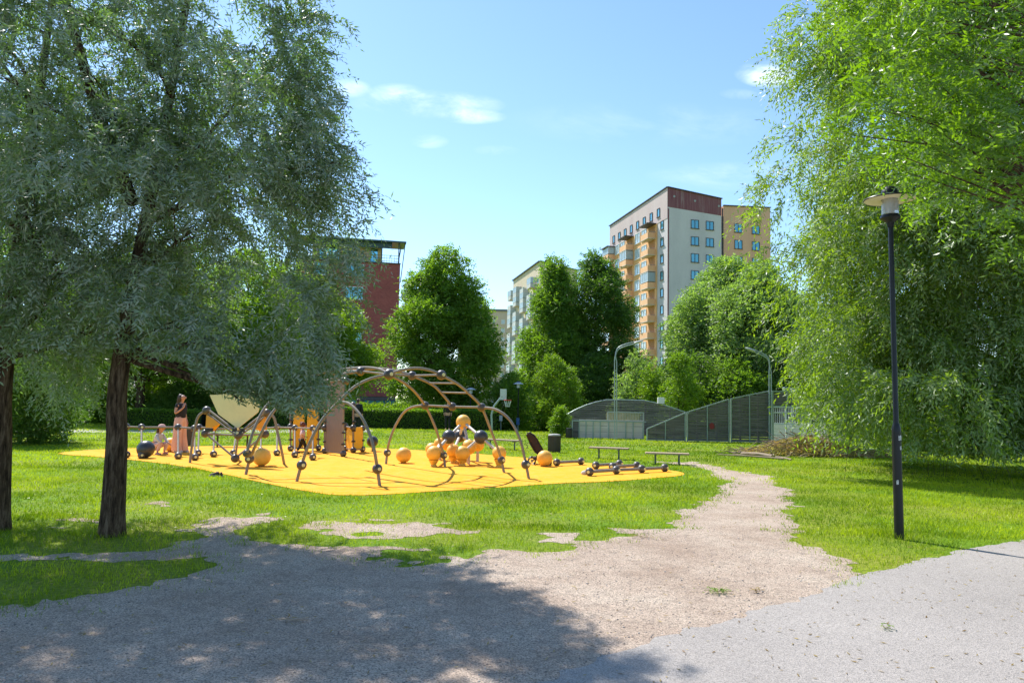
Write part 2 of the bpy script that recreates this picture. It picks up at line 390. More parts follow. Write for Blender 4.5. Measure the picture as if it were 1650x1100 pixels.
# far footpath behind the lawn on the left, and car park asphalt at the back
m_path = mat('pale_path', (.36, .34, .33), .9, var=.12, scale=3)
g = MB(); a = [(-400, 690.5), (0, 691), (300, 692.5), (600, 692)]; a2 = [(600, 696), (300, 697), (0, 696), (-400, 695)]
g.add([(*p, .006) for p in pxy(a)]+[(*p, .006) for p in pxy(a2)], [(0, 1, 6, 7), (1, 2, 5, 6), (2, 3, 4, 5)])
tag(g.build('footpath', m_path), kind='structure')
g = MB(); g.add([(-1.2, 54, -1.594), (30, 54, -1.594), (30, 78, -1.594), (-1.2, 78, -1.594)], [(0, 1, 2, 3)])
tag(g.build('car_park', m_path), kind='structure')
g = MB(); q = pxy([(780, 701), (900, 701), (925, 708), (790, 705)]); g.add([(*p, .006) for p in q], [(0, 1, 2, 3)])
# ------------------------------------------------------------------ grass blades
m_grass = leafmat('grass_blades', (.10, .175, .004), (.39, .46, .02), trans=.34, rough=.5, spec=.25, tcol=(2.0, 2.1, .7))
def blades(n, x0, x1, y0, y1, h, wd, seed, edge_soft=.2, maskonly=None):
    r = np.random.default_rng(seed)
    x = r.uniform(x0, x1, n); y = r.uniform(y0, y1, n)
    k = (np.abs(x) < .72*y+1.5); x = x[k]; y = y[k]
    gm = np.maximum(gravel_mask(x, y) if y0 < 27 else np.full(x.shape, -9.), -9)
    if y0 < 15: gm = np.maximum(gm, asph_mask(x, y)*3)
    rb = polysd(x, y, rub)
    k = ((gm < r.normal(0, edge_soft, len(x))-.02) | ((gm < .55) & (fbm(x*4.3, y*4.3, 77, 4) > .10+gm*.22) & (r.random(len(x)) < .55))) & (rb < -.02+r.normal(0, .02, len(x)))
    tuft = fbm(x*1.7, y*1.7, 41, 4); k &= r.uniform(-.45, .5, len(x)) < tuft+.28
    x = x[k]; y = y[k]; tuft = tuft[k]; n = len(x)
    z = np.zeros(n)
    hh = h*r.uniform(.5, 1.25, n)*(1+1.1*np.clip(tuft, -.3, .5))
    td = np.minimum(np.hypot(x-TREE1[0], y-TREE1[1]), np.hypot(x-LAMP[0]-.1, y-LAMP[1]+.1)); hh *= 1+1.5*np.exp(-(td/.45)**2)
    a = r.uniform(0, 2*PI, n); le = r.normal(0, .45, (n, 2)); ww = wd*r.uniform(.6, 1.4, n)
    p0 = np.stack([x-np.cos(a)*ww/2, y-np.sin(a)*ww/2, z-.005], 1); p1 = np.stack([x+np.cos(a)*ww/2, y+np.sin(a)*ww/2, z-.005], 1)
    p2 = np.stack([x+le[:, 0]*hh, y+le[:, 1]*hh, z+hh], 1)
    V = np.stack([p0, p1, p2], 1).reshape(-1, 3)
    rnd = np.clip(.5+fbm(x*.5, y*.5, 5, 4)*1.9+fbm(x*2.5, y*2.5, 6, 3)*.8+r.normal(0, .2, n), 0, 1)
    return V, rnd
TREE1 = G(180, 862); LAMP = G(1449, 868)
parts = [blades(150000, -9, 9, 5, 11, .045, .009, 1), blades(190000, -14, 13, 10.5, 18, .05, .014, 2), blades(150000, -22, 20, 17.5, 28, .055, .024, 3, .15), blades(110000, -34, 34, 27.5, 44, .06, .045, 4, .15)]
V = np.concatenate([p[0] for p in parts]); R = np.concatenate([p[1] for p in parts])
F = np.arange(len(V)).reshape(-1, 3)
tag(npmesh('lawn_grass', V, F, m_grass, rnd=R, k=3), 'short bright green grass blades covering the sunny lawn', 'grass', kind='stuff')
# pebbles on the gravel
m_peb = leafmat('pebble', (.16, .14, .13), (.52, .48, .44), trans=0.0, rough=.8, spec=.2)
r = np.random.default_rng(5); n = 26000
u = r.uniform(0, 1, n); y = 2.6+8.5*u**1.3; x = r.uniform(-.75, .75, n)*y
k = (gravel_mask(x, y) > .05) & (asph_mask(x, y) < .03+.22*np.abs(r.normal(0, 1, n))); x = x[k]; y = y[k]; n = len(x)
s = r.gamma(2.0, .0013, n)+.0015; zb = np.full(n, .006)
oc = np.array([(1, 0, 0), (0, 1, 0), (-1, 0, 0), (0, -1, 0), (0, 0, .7), (0, 0, -.5)], float)
V = oc[None]*s[:, None, None]*(1+r.uniform(-.35, .35, (n, 6, 1))); V += np.stack([x, y, zb], 1)[:, None]
f = np.array([(0, 1, 4), (1, 2, 4), (2, 3, 4), (3, 0, 4), (1, 0, 5), (2, 1, 5), (3, 2, 5), (0, 3, 5)])
F = (f[None]+np.arange(n)[:, None, None]*6).reshape(-1, 3)
tag(npmesh('gravel_stones', V.reshape(-1, 3), F, m_peb, rnd=np.repeat(r.uniform(0, 1, n), 8), k=3), 'loose little stones scattered over the gravel', 'gravel', kind='stuff')
# fallen leaves and twigs on paths
m_dry = leafmat('dry_leaf', (.16, .09, .03), (.35, .25, .07), trans=.1)
r = np.random.default_rng(6); n = 2600; y = 4+11*r.uniform(0, 1, n)**1.2; x = r.uniform(-.75, .75, n)*y
a = r.uniform(0, 2*PI, n); l = r.uniform(.012, .03, n)
d = np.stack([np.cos(a), np.sin(a), r.uniform(-.1, .3, n)], 1)*l[:, None]; q = np.stack([-np.sin(a), np.cos(a), r.uniform(-.2, .4, n)], 1)*l[:, None]*.25
c0 = np.stack([x, y, np.full(n, .014)], 1)
V = np.stack([c0-d, c0+q, c0+d, c0-q], 1).reshape(-1, 3)
tag(npmesh('leaf_litter', V, np.arange(4*n).reshape(-1, 4), m_dry, rnd=r.uniform(0, 1, n)), 'dry brown leaves scattered thinly over path and lawn', 'leaves', kind='stuff')
# ------------------------------------------------------------------ playground
m_pipe = mat('galvanised_pipe', (.27, .235, .20), .7, .0, spec=.12, var=.12, scale=6)
m_joint = mat('grey_rubber_ball', (.085, .075, .07), .42, .0, var=.2, scale=9)
m_cap = mat('pale_cap', (.72, .68, .35), .5)
m_yball = mat('yellow_ball', (.86, .47, .07), .5, var=.1, scale=3, bump=.15, bscale=60)
m_gball = mat('charcoal_ball', (.045, .048, .055), .35, var=.25, scale=5, bump=.1, bscale=60)
m_rod = mat('pale_rod', (.55, .50, .44), .5, var=.1)
m_ypan = mat('yellow_panel', (.86, .47, .015), .45, var=.04, scale=3)
m_opan = mat('orange_panel', (.80, .34, .012), .45, var=.05, scale=3)
m_cream = mat('cream_panel', (.85, .76, .42), .5, var=.05, scale=4)
m_gpan = mat('taupe_panel', (.22, .165, .135), .6, var=.08, scale=20, stretch=(1, 1, .3))
m_dark = mat('dark_clamp', (.03, .028, .028), .5)
M_CAM = Vector((0, 0, CAMZ))
def joint(root, c, r=.1, cap=None):
    b = MB().sphere(c, r, 18, 12).build('joint_ball', m_joint, root, True)
    if cap:
        d = Vector(cap).normalized(); q = Vector(c)+d*r*.93
        MB().tube([q, q+d*.016], r*.33, 12).build('end_cap', m_cap, b, True)
    return b
def pipe(root, pts, r=.033, smooth=True, k=6):
    return MB().tube(catmull(pts, k) if smooth and len(pts) > 2 else pts, r, 10).build('pipe', m_pipe, root, True)
CAPD = (.55, -.8, .05)
# --- climbing arches
arch = thing('climbing_arches', 'big climbing frame of curved steel pipes and grey ball joints on the yellow surface', 'climbing frame', G(660, 760))
n1, n2, n3, n4, n5 = P(538, 597, 18.4), P(581, 598, 17.6), P(627, 603, 16.9), P(664, 605, 17.7), P(711, 604, 17.0)
nr = P(557, 614, 19.6)
m1, m2, m3 = P(685, 653, 19.0), P(729, 655, 18.6), P(776, 656, 18.0)
for c_, cp in ((n1, 0), (n2, 0), (n4, 0), (nr, 0), (m1, 0), (m2, 0), (m3, 0)): joint(arch, c_, .105)
joint(arch, n3, .125, CAPD); joint(arch, n5, .115, CAPD)
A0 = G(478, 776); B0 = G(612, 783); C0 = G(622, 748); D0 = G(717, 752); E0 = G(812, 761); F0 = G(852, 771)
def football(px, py, foot, r=.105, cap=CAPD):
    joint(arch, P(px, py, foot.y), r, cap)
X1 = P(545, 648, 16.2)
pipe(arch, [A0, P(486, 748, A0.y), P(500, 711, 15.75), P(520, 675, 15.95), X1, P(570, 624, 16.4), P(597, 610, 16.7), n3])
pipe(arch, [X1, P(562, 650, 15.9), P(580, 668, 15.6), P(594, 695, 15.4), P(603, 725, 15.2), P(608, 755, B0.y), B0])
pipe(arch, [n3, P(660, 623, 17.7), m1, P(702, 690, 19.4), P(711, 720, 19.7), P(715, 733, D0.y), D0])
pipe(arch, [n4, P(700, 622, 18.1), m2])
pipe(arch, [n5, P(738, 619, 17.3), P(760, 638, 17.7), m3, P(790, 690, 18.3), P(802, 722, 18.5), P(808, 741, E0.y), E0])
pipe(arch, [m1, P(667, 655, 19.3), P(651, 664, 19.7), P(636, 688, 20.0), P(627, 712, 20.1), P(624, 729, C0.y), C0])
pipe(arch, [m3, P(800, 660, 17.7), P(822, 677, 17.5), P(838, 708, 17.35), P(847, 745, F0.y), F0])
pipe(arch, [m1, m2, m3], .028, False)
pipe(arch, [n3, n4], .026, False); pipe(arch, [n4, n5], .026, False)
pipe(arch, [n1, n2], .026, False); pipe(arch, [n2, n3], .026, False)
pipe(arch, [n3, P(648, 596, 16.8), P(672, 593, 16.8), P(695, 597, 16.9), n5])
pipe(arch, [n1, P(560, 594, 18.1), P(590, 592, 17.6), P(612, 595, 17.2), n3])
pipe(arch, [n4, P(640, 598, 17.8), P(615, 594, 18.0), P(585, 595, 18.6), P(557, 600, 19.3), P(540, 610, 19.9)])
pipe(arch, [P(700, 617, 17.45).lerp(P(690, 617, 18.0), 1), P(737, 617.5, 17.3)], .022, False)
pipe(arch, [P(712, 632, 18.3), P(755, 633, 17.55)], .022, False)
H0, H1 = G(396, 765), G(404, 763)
pipe(arch, [n1, P(515, 602, 18.2), P(480, 618, 17.9), P(450, 637, 17.5), P(428, 655, 17.1), P(410, 690, 16.7), P(398, 728, 16.45)])
joint(arch, P(398, 730, 16.6), .095)
pipe(arch, [n2, P(550, 604, 17.3), P(510, 622, 17.0), P(470, 640, 16.7), P(441, 662, 16.5), P(420, 700, 16.3), P(403, 738, H0.y), H0])
joint(arch, P(402, 739, H0.y), .105, (.1, -1, 0))
pipe(arch, [P(500, 616, 18.4), P(545, 609, 17.5)], .022, False)
football(486, 749, A0); football(608, 755, B0); football(624, 729, C0, .1); football(715, 733, D0, .1); football(808, 741, E0, .1); football(847, 748, F0, .105)
# --- net frame with cream and orange panels
fr = thing('panel_climber', 'low climber with cream and orange triangular panels between ball jointed pipes', 'climbing frame', G(380, 744))
Y0 = 19.6
L1, L2, L3, L4, L5, L6 = P(333, 661, Y0), P(331, 698, Y0+.1), P(384, 701, Y0-.5), P(427, 699, Y0+.1), P(430, 665, Y0), P(379, 738, Y0-.3)
L6.z = max(L6.z, .1)
for c_ in (L1, L2, L3, L4, L5, L6): joint(fr, c_, .11, (0, -.8, .6) if c_ is L3 else None)
pipe(fr, [L1, P(320, 670, Y0), P(314, 690, Y0), P(309, 720, Y0), G(306, 746)]); pipe(fr, [L5, P(441, 672, Y0), P(447, 695, Y0), P(453, 722, Y0-.1), G(458, 748)])
for a_, b_ in ((L1, L3), (L3, L5)):
    o_ = Vector((0, 0, .05)); pipe(fr, [a_+o_, b_+o_], .03, False); pipe(fr, [a_-o_, b_-o_], .022, False)
for a_, b_ in ((L2, L6), (L6, L4), (L3, L6), (L2, L3), (L4, L3)): pipe(fr, [a_, b_], .026, False)
pipe(fr, [L6, G(389, 744)], .03, False)
apx = P(383, 690, Y0-.3)
MB().prism([apx, P(352, 667, Y0-.3), P(338, 636, Y0-.3), P(425, 632, Y0-.3), P(416, 664, Y0-.3)], (0, .03, 0)).build('cream_panel', m_cream, fr, True)
MB().prism([P(333, 668, Y0), P(356, 682, Y0-.2), P(345, 694, Y0), P(331, 693, Y0)], (0, .03, 0)).build('orange_panel', m_opan, fr, True)
MB().prism([P(429, 670, Y0), P(409, 690, Y0-.2), P(420, 694, Y0), P(430, 692, Y0)], (0, .03, 0)).build('orange_panel', m_opan, fr, True)
for q in ((378, 693), (391, 693), (340, 692), (334, 692)): MB().box(P(*q, Y0-.45), (.09, .09, .09)).build('clamp', m_dark, fr, True)
# --- balance rails: posts with ball feet and one top rail
def rail(label, posts, closed=False, grp=None, caps=True):
    f0 = G(*posts[0][1]); rt = thing('balance_rail', label, 'balance rail', f0); tops = []
    for (t, f) in posts:
        b = G(*f, .1); b.z = .1; y = G(*f).y; tp = P(*t, y); tops.append(tp)
        joint(rt, b, .1, CAPD if caps else None); joint(rt, tp, .1, CAPD if random.random() < .5 else None)
        pipe(rt, [b, tp], .026, False).name = 'post'
    for a_, b_ in zip(tops, tops[1:]): pipe(rt, [a_, b_], .026, False)
    return rt, tops
rail('long pipe rail on ball footed posts between the near tree trunk and the woman', [((204, 687), (204, 732)), ((228, 688), (228, 733)), ((287, 688), (287, 734)), ((313, 690), (314, 736))])
rail('pipe rail on ball footed posts behind the panel climber', [((321, 688), (319, 729)), ((345, 690), (344, 731)), ((382, 691), (376, 729)), ((421, 690), (420, 725)), ((447, 688), (446, 729)), ((475, 689), (475, 732)), ((504, 690), (504, 736))])
# --- panel wall with yellow and taupe boards
pw = thing('play_panel_wall', 'wall of yellow boards and one taupe board clamped between ball jointed posts', 'play panel', G(520, 732))
def post(px, ptop, pbot, cap=None, topball=True):
    b = G(px, pbot); b.z = .1; t = P(px, ptop, b.y)
    MB().tube([b, t], .03, 10).build('post', m_pipe, pw, True); joint(pw, b, .1, CAPD if cap else None)
    if topball: joint(pw, t, .095)
    for q in (.28, .62, .9, 1.35):
        if b.z+q < t.z: MB().box((b.x, b.y-.02, b.z+q), (.12, .1, .05), bev=.012).build('clamp', m_dark, pw, True)
    return b, t
p1 = post(468, 640, 727, 1); p2 = post(513, 652, 726, 1); p3 = post(523, 616, 731); p4 = post(553, 612, 736); p5 = post(557, 686, 727); p6 = post(569, 652, 730); p7 = post(584, 690, 728, 1)
for px, py, y in ((468, 687, 1), (513, 688, 1), (523, 689, 1), (557, 687, 1), (569, 689, 1)):
    q = {468: p1, 513: p2, 523: p3, 557: p5, 569: p6}[px][0]; joint(pw, P(px, py, q.y), .1)
def board(a_, b_, z0, z1, m, nm, inset=.05):
    a_ = Vector((a_.x, a_.y, 0)); b_ = Vector((b_.x, b_.y, 0)); d = (b_-a_).normalized(); a_ += d*inset; b_ -= d*inset
    MB().prism([a_+Vector((0, 0, z0)), b_+Vector((0, 0, z0)), b_+Vector((0, 0, z1)), a_+Vector((0, 0, z1))], Vector((-d.y, d.x, 0))*.025).build(nm, m, pw, True)
mid = p1[0].lerp(p2[0], .5)
board(p1[0], mid, .12, 1.85, m_ypan, 'yellow_board'); board(mid, p2[0], .12, 1.55, m_ypan, 'yellow_board')
board(p3[0], p4[0], .12, 2.35, m_gpan, 'taupe_board'); board(p5[0], p6[0], .12, .82, m_ypan, 'yellow_board', .03); board(p6[0], p7[0], .12, .82, m_ypan, 'yellow_board', .03)
for a_, b_ in ((p1, p2), (p3, p4), (p5, p6), (p6, p7)): MB().tube([a_[0], b_[0]], .024, 8).build('pipe', m_pipe, pw, True)
MB().tube([P(557, 687, p5[0].y), P(569, 689, p6[0].y)], .024, 8).build('pipe', m_pipe, pw, True)
MB().tube([P(569, 689, p6[0].y), P(584, 690, p7[0].y)], .024, 8).build('pipe', m_pipe, pw, True)
MB().tube([p3[1], p4[1]], .024, 8).build('pipe', m_pipe, pw, True)
# --- loose seat balls on stubs
def seatball(px, py_c, rpx, m, label, cat='ball seat'):
    # contact a little below the ball
    g0 = G(px, py_c+rpx*1.08); r = rpx*g0.y/FP
    t = thing('play_ball', label, cat, g0, group=None)
    b = MB(); b.sphere((0, 0, r*1.08), r, 28, 18); b.tube([(r*math.cos(a)*1.003, r*math.sin(a)*1.003, r*1.0) for a in [2*PI*k/40 for k in range(41)]], r*.012, 5, False)
    b.build('ball', m, t)
    MB().lathe((0, 0, 0), [(.0, 0), (r*.34, 0), (r*.36, .02), (r*.2, r*.16), (0, r*.2)], 16).build('foot', m_joint, t)
    return t
seatball(234, 723.5, 13.6, m_gball, 'charcoal ball seat beside the crouching child')
seatball(421, 736, 14.2, m_yball, 'big yellow ball seat at the foot of the arches, right of the panel climber')
seatball(650, 733, 12.2, m_yball, 'yellow ball seat standing alone under the middle of the arches')
seatball(877.5, 738, 12.4, m_yball, 'yellow ball seat beside the brown pushchair')
seatball(274, 716, 11, m_yball, 'yellow ball seat between crouching child and standing woman')
gb = thing('ball_on_post', 'small grey green ball on a thin post behind the right foot of the near arch', 'ball post', G(600, 727))
q = P(600, 711, G(600, 727).y); MB().sphere(q, .19, 24, 16).build('ball', m_gball, gb, True); MB().tube([G(600, 727), q], .03, 8).build('post', m_pipe, gb, True)
# --- molecule climber
mo = thing('ball_molecule', 'molecule like climber of yellow and charcoal balls joined by pale rods', 'climbing frame', G(748, 744))
YB = {}
def mball(k, px, py, Y, rpx, m, foot=None):
    c_ = P(px, py, Y); r = rpx*Y/FP; YB[k] = c_
    b = MB().sphere(c_, r, 28, 18)
    if foot == 'stub': b.lathe((c_.x, c_.y, 0), [(.09, 0), (.1, .02), (.07, .06), (.14, c_.z-r*.86)], 16)
    b.build('yellow_ball' if m is m_yball else 'charcoal_ball', m, mo, True)
    if foot == 'post': MB().tube([(c_.x, c_.y, 0), c_], .045, 10).build('post', m_rod, mo, True)
mball('top', 746.5, 679.5, 21.2, 11.6, m_yball)
mball('dl', 723.5, 703.5, 20.6, 11.2, m_gball); mball('dr', 775, 704, 20.4, 11.3, m_gball); mball('db', 741, 702, 22.2, 10.3, m_gball)
mball('a', 699, 730, 19.9, 12, m_yball, 'stub'); mball('b', 696, 723.5, 22.4, 10.5, m_yball); mball('c', 709, 715, 22.0, 10, m_yball, 'post'); mball('d', 722, 716, 22.6, 10.2, m_yball)
mball('e', 730.5, 726, 21.0, 10.8, m_yball, 'stub'); mball('f', 745, 730, 20.3, 11.8, m_yball, 'stub'); mball('g', 755.5, 720, 20.7, 12, m_yball, 'post'); mball('h', 770, 716, 21.6, 10.5, m_yball, 'post'); mball('i', 804.5, 729.5, 20.0, 11.2, m_yball, 'stub')
for a_, b_ in (('top', 'dl'), ('top', 'dr'), ('top', 'db'), ('dl', 'a'), ('dl', 'd'), ('dr', 'i'), ('dr', 'h'), ('dr', 'f'), ('db', 'h'), ('db', 'e'), ('dl', 'e'), ('a', 'c'), ('b', 'c'), ('top', 'g')):
    MB().tube([YB[a_], YB[b_]], .042, 10).build('rod', m_rod, mo, True)
# --- low dumbbell balance steps on the right end
def dumb(label, *pts):
    t = thing('balance_beam', label, 'balance beam', G(*pts[0])); prev = None
    for p in pts:
        g0 = G(p[0], p[1]+2); c_ = Vector((g0.x, g0.y, .11)); joint(t, c_, .105, (-.4, -.9, 0) if prev is None else (.6, -.75, 0))
        if prev: pipe(t, [prev, c_], .04, False).name = 'beam'
        prev = c_
dumb('low beam with two grey end balls right of the yellow ball seat', (897, 749), (936, 747))
dumb('low beam with grey end balls nearest the two benches', (960, 754), (998, 751))
dumb('low beam with grey end balls between the rearmost and front floor beams', (987, 756), (1026, 754))
dumb('long front floor beam linking four grey balls at the surface edge', (950, 765), (993, 762), (1034, 760), (1071, 758))
# --- benches
m_wood = mat('weathered_wood', (.40, .30, .19), .75, var=.2, scale=5, stretch=(1, 8, 8), bump=.3)
m_green = mat('grey_green_steel', (.13, .16, .13), .5)
def bench(label, l, r_, leg1, leg2, m=m_wood, mleg=m_green):
    y1 = G(*leg1).y; y2 = G(*leg2).y
    a_ = P(*l, y1); b_ = P(*r_, y2); t = thing('park_bench', label, 'bench', G((leg1[0]+leg2[0])/2, (leg1[1]+leg2[1])/2))
    z = (a_.z+b_.z)/2; a_.z = b_.z = z; d = (b_-a_).normalized(); s = Vector((-d.y, d.x, 0))
    for k in (-1, 0, 1): MB().beam(a_+s*k*.13, b_+s*k*.13, .12, .045).build('seat_board', m, t, True)
    for lg in (leg1, leg2):
        g0 = G(*lg); MB().tube([g0, (g0.x, g0.y, z-.05)], .03, 10).build('leg', mleg, t, True)
        MB().beam(Vector((g0.x, g0.y, z-.035))-s*.17, Vector((g0.x, g0.y, z-.035))+s*.17, .05, .025).build('bracket', mleg, t, True)
bench('low wooden bench nearest the dirt path', (1040, 729.5), (1110, 731), (1056, 747), (1094, 748.5))
bench('low wooden bench left of the one by the dirt path', (950, 720.5), (1013, 722.5), (965, 738), (997, 740))
bench('low wooden bench behind the yellow ball molecule', (780, 707.5), (838, 709.5), (790, 722), (829, 725))
m_black = mat('black_steel', (.02, .02, .022), .4)
bench('dark picnic bench standing behind the panel climber', (338, 698), (412, 702), (350, 720), (398, 720), mat('dark_wood', (.07, .055, .045), .7), m_black)
# --- litter bins
m_bin = mat('dark_brown_bin', (.055, .04, .03), .5, var=.15); m_lid = mat('bin_lid', (.42, .40, .36), .5)
def litter(px, pbot, ptop, wpx, label, m=m_bin, lid=m_lid):
    g0 = G(px, pbot); h = P(px, ptop, g0.y).z; r = wpx/2*g0.y/FP
    t = thing('litter_bin', label, 'litter bin', g0)
    b = MB().lathe((0, 0, 0), [(0, 0), (r*.94, 0), (r*.96, .03), (r, h*.5), (r, h*.92), (r*.9, h*.93), (0, h*.93)], 24)
    for k in range(24):
        a = 2*PI*k/24; b.beam((r*1.01*math.cos(a), r*1.01*math.sin(a), .05), (r*1.01*math.cos(a), r*1.01*math.sin(a), h*.88), .02, .012)
    b.build('body', m, t); MB().lathe((0, 0, 0), [(r*.3, h*.9), (r*.98, h*.9), (r*1.03, h*.93), (r*.95, h*.985), (r*.5, h*1.01), (r*.32, h), (r*.3, h*.92)], 24).build('lid', lid, t)
litter(893, 728.5, 699, 19.5, 'dark brown litter bin with pale lid behind the pushchair')
litter(306, 718, 690, 12, 'dark litter bin behind the standing woman', m_bin, m_bin)
litter(917, 706, 689, 10, 'small black litter bin by the leafy bush at the fence', m_black, m_black)
# --- pushchair
ps = thing('pushchair', 'dark brown pushchair with raised hood and black wheels beside a yellow ball seat', 'pushchair', G(866, 748))
m_fab = mat('brown_fabric', (.032, .018, .014), .8, var=.3, scale=14, bump=.3)
y = G(866, 748).y
def Q(px, py, dy=0): return P(px, py, y+dy)
b = MB(); pr = [(847, 697), (851, 695), (858, 697), (865, 704), (870, 714), (876, 724), (879, 731), (872, 735), (864, 732), (859, 722), (853, 712), (849, 705)]
b.prism([Q(*p) for p in pr], (0, .36, 0))
hood = b.build('seat_shell', m_fab, ps, True)
bm = bmesh.new(); bm.from_mesh(hood.data); bmesh.ops.bevel(bm, geom=bm.edges[:], offset=.05, segments=3, affect='EDGES'); bm.to_mesh(hood.data); bm.free()
for dy in (-.2, .2):
    b = MB(); b.tube([Q(849, 722, dy), Q(852, 712, dy), Q(862, 728, dy), Q(884, 744, dy)], .014, 8); b.tube([Q(869, 730, dy), Q(857, 744, dy)], .014, 8); b.build('frame_side', m_black, ps, True)
MB().tube([Q(849, 722, -.2), Q(849, 722, .2)], .016, 8).build('handlebar', m_black, ps, True)
for (px, py, rr) in ((857, 743, .1), (884, 745, .075)):
    for dy in (-.21, .21):
        c_ = Q(px, py, dy); c_.z = rr
        wb = MB().tube([c_+Vector((rr*math.cos(a), 0, rr*math.sin(a))) for a in [2*PI*k/20 for k in range(21)]], .018, 8, False).build('wheel', m_black, ps, True)
        MB().tube([c_-Vector((0, .015, 0)), c_+Vector((0, .015, 0))], .03, 10).build('hub', m_pipe, wb, True)
b = MB(); b.box(Q(871, 738), (.42, .3, .1), bev=.03); b.build('basket', mat('basket_fabric', (.16, .09, .06), .9, var=.4, scale=20), ps, True)
# --- pair of little shoes
m_shoe = mat('shoe_upper', (.06, .03, .03), .7, var=.4, scale=30); m_sole = mat('shoe_sole', (.55, .5, .45), .7)
def shoe(px, py, rz, lab):
    t = thing('shoe', lab, 'shoe', G(px, py), rz, 'pair of shoes left on the play surface')
    b = MB(); L_ = .2
    secs = [(-.10, .032, .085), (-.05, .036, .09), (0, .036, .065), (.05, .04, .05), (.09, .036, .04), (.115, .02, .03)]
    vs = []; fs = []
    for (x, w_, h) in secs:
        for k in range(10):
            a = PI*k/9; vs.append((x, w_*math.cos(a), .018+h*math.sin(a)))
    for i in range(len(secs)-1):
        for k in range(9): fs.append((i*10+k, i*10+k+1, (i+1)*10+k+1, (i+1)*10+k))
    fs.append(tuple(range(10))); fs.append(tuple(50+k for k in range(10))); b.add(vs, fs, True); b.build('upper', m_shoe, t)
    MB().box((.008, 0, .018), (.225, .078, .02), bev=.008).build('sole', m_sole, t)
shoe(346, 767, 2.9, 'dark little shoe on the yellow surface, left one of the pair'); shoe(356, 767.5, 2.0, 'dark little shoe on the yellow surface, right one of the pair')
# small towel heap at beam end
hp = MB(); hp.sphere(G(944, 765)+Vector((0, 0, .05)), (.12, .1, .07), 12, 8)
tag(hp.build('cloth_bundle', mat('pale_cloth', (.5, .47, .42), .9, var=.3, scale=20, bump=.6)), 'small pale cloth bundle lying at the left end of the front floor beam', 'cloth')
# ------------------------------------------------------------------ foreground park lamp
m_post = mat('black_lamp_paint', (.006, .008, .010), .38, 0, var=.3, scale=4, spec=.35)
lb = G(1449, 868); lp = thing('park_lamp', 'tall black park lamp post with broad white rimmed lantern beside the asphalt path', 'lamp post', lb)
H = P(1437, 352, lb.y).z; S = lb.y/FP
zc = P(1446, 690, lb.y).z
MB().lathe((0, 0, 0), [(0, -.2), (.062, -.2), (.06, zc-.05), (.058, zc), (.045, zc+.05), (.036, zc+.09), (.034, H), (0, H)], 24).build('pole', m_post, lp)
t0 = H-.01
lan = MB().lathe((0, 0, 0), [(.04, t0-.12), (.055, t0-.05), (.12, t0), (.135, t0+.015), (.125, t0+.05), (.1, t0+.06), (0, t0+.06)], 32).build('lantern_base', m_post, lp)
m_glass = mat('lantern_glass', (.78, .80, .80), .15, spec=.5); m_glass.node_tree.nodes['Principled BSDF'].inputs['Transmission Weight'].default_value = .55
g1 = t0+.055; g2 = t0+.30
MB().lathe((0, 0, 0), [(.098, g1), (.112, g1+.01), (.112, g2)], 32).build('glass', m_glass, lp)
m_lv = mat('louvre_yellow', (.62, .52, .28), .5)
lv = MB()
for k in range(8): lv.lathe((0, 0, 0), [(.05, g1+.09+k*.022), (.085, g1+.075+k*.022)], 24)
lv.tube([(0, 0, g1), (0, 0, g2)], .035, 12); lv.build('louvre', m_lv, lp)
m_hatu = mat('lantern_cream', (.80, .72, .56), .5); hz = g1+.22
MB().lathe((0, 0, 0), [(.10, g2+.01), (.335, hz+.01), (.34, hz+.005), (.335, hz), (.114, g2-.02)], 48).build('shade', m_hatu, lp)
MB().lathe((0, 0, 0), [(.112, g2+.02), (.342, hz+.016), (.347, hz+.008), (.338, hz-.004)], 48).build('shade_top', m_post, lp)
MB().lathe((0, 0, 0), [(.112, g2-.01), (.112, g2+.055), (.105, g2+.06)], 32).build('collar', m_hatu and mat('collar_white', (.72, .74, .74), .4), lp)
MB().lathe((0, 0, 0), [(.112, g2+.055), (.114, g2+.075), (.10, g2+.125), (.07, g2+.16), (.03, g2+.175), (0, g2+.178)], 32).build('dome_cap', m_post, lp)
m_st = mat('sticker', (.75, .76, .76), .6, col2=(.12, .13, .14), scale=60)
for (px, py, wd, hh, da) in ((1450, 705, .05, .065, .35), (1451, 721, .03, .05, .45), (1442.5, 776, .028, .06, -.5)):
    z = P(px, py, lb.y).z; b = MB(); vs = []
    for k in range(6):
        a = -PI/2+.35+da+(k/5-.5)*wd/.06*1.0-.35
        for zz in (0, 1): vs.append((.0635*math.cos(a), .0635*math.sin(a), z+(zz-.5)*hh+.004*math.sin(k*5)))
    b.add(vs, [(2*k, 2*k+2, 2*k+3, 2*k+1) for k in range(5)]); b.build('sticker', m_st, lp)
lp.rotation_euler = (0, math.radians(-.4), 0)
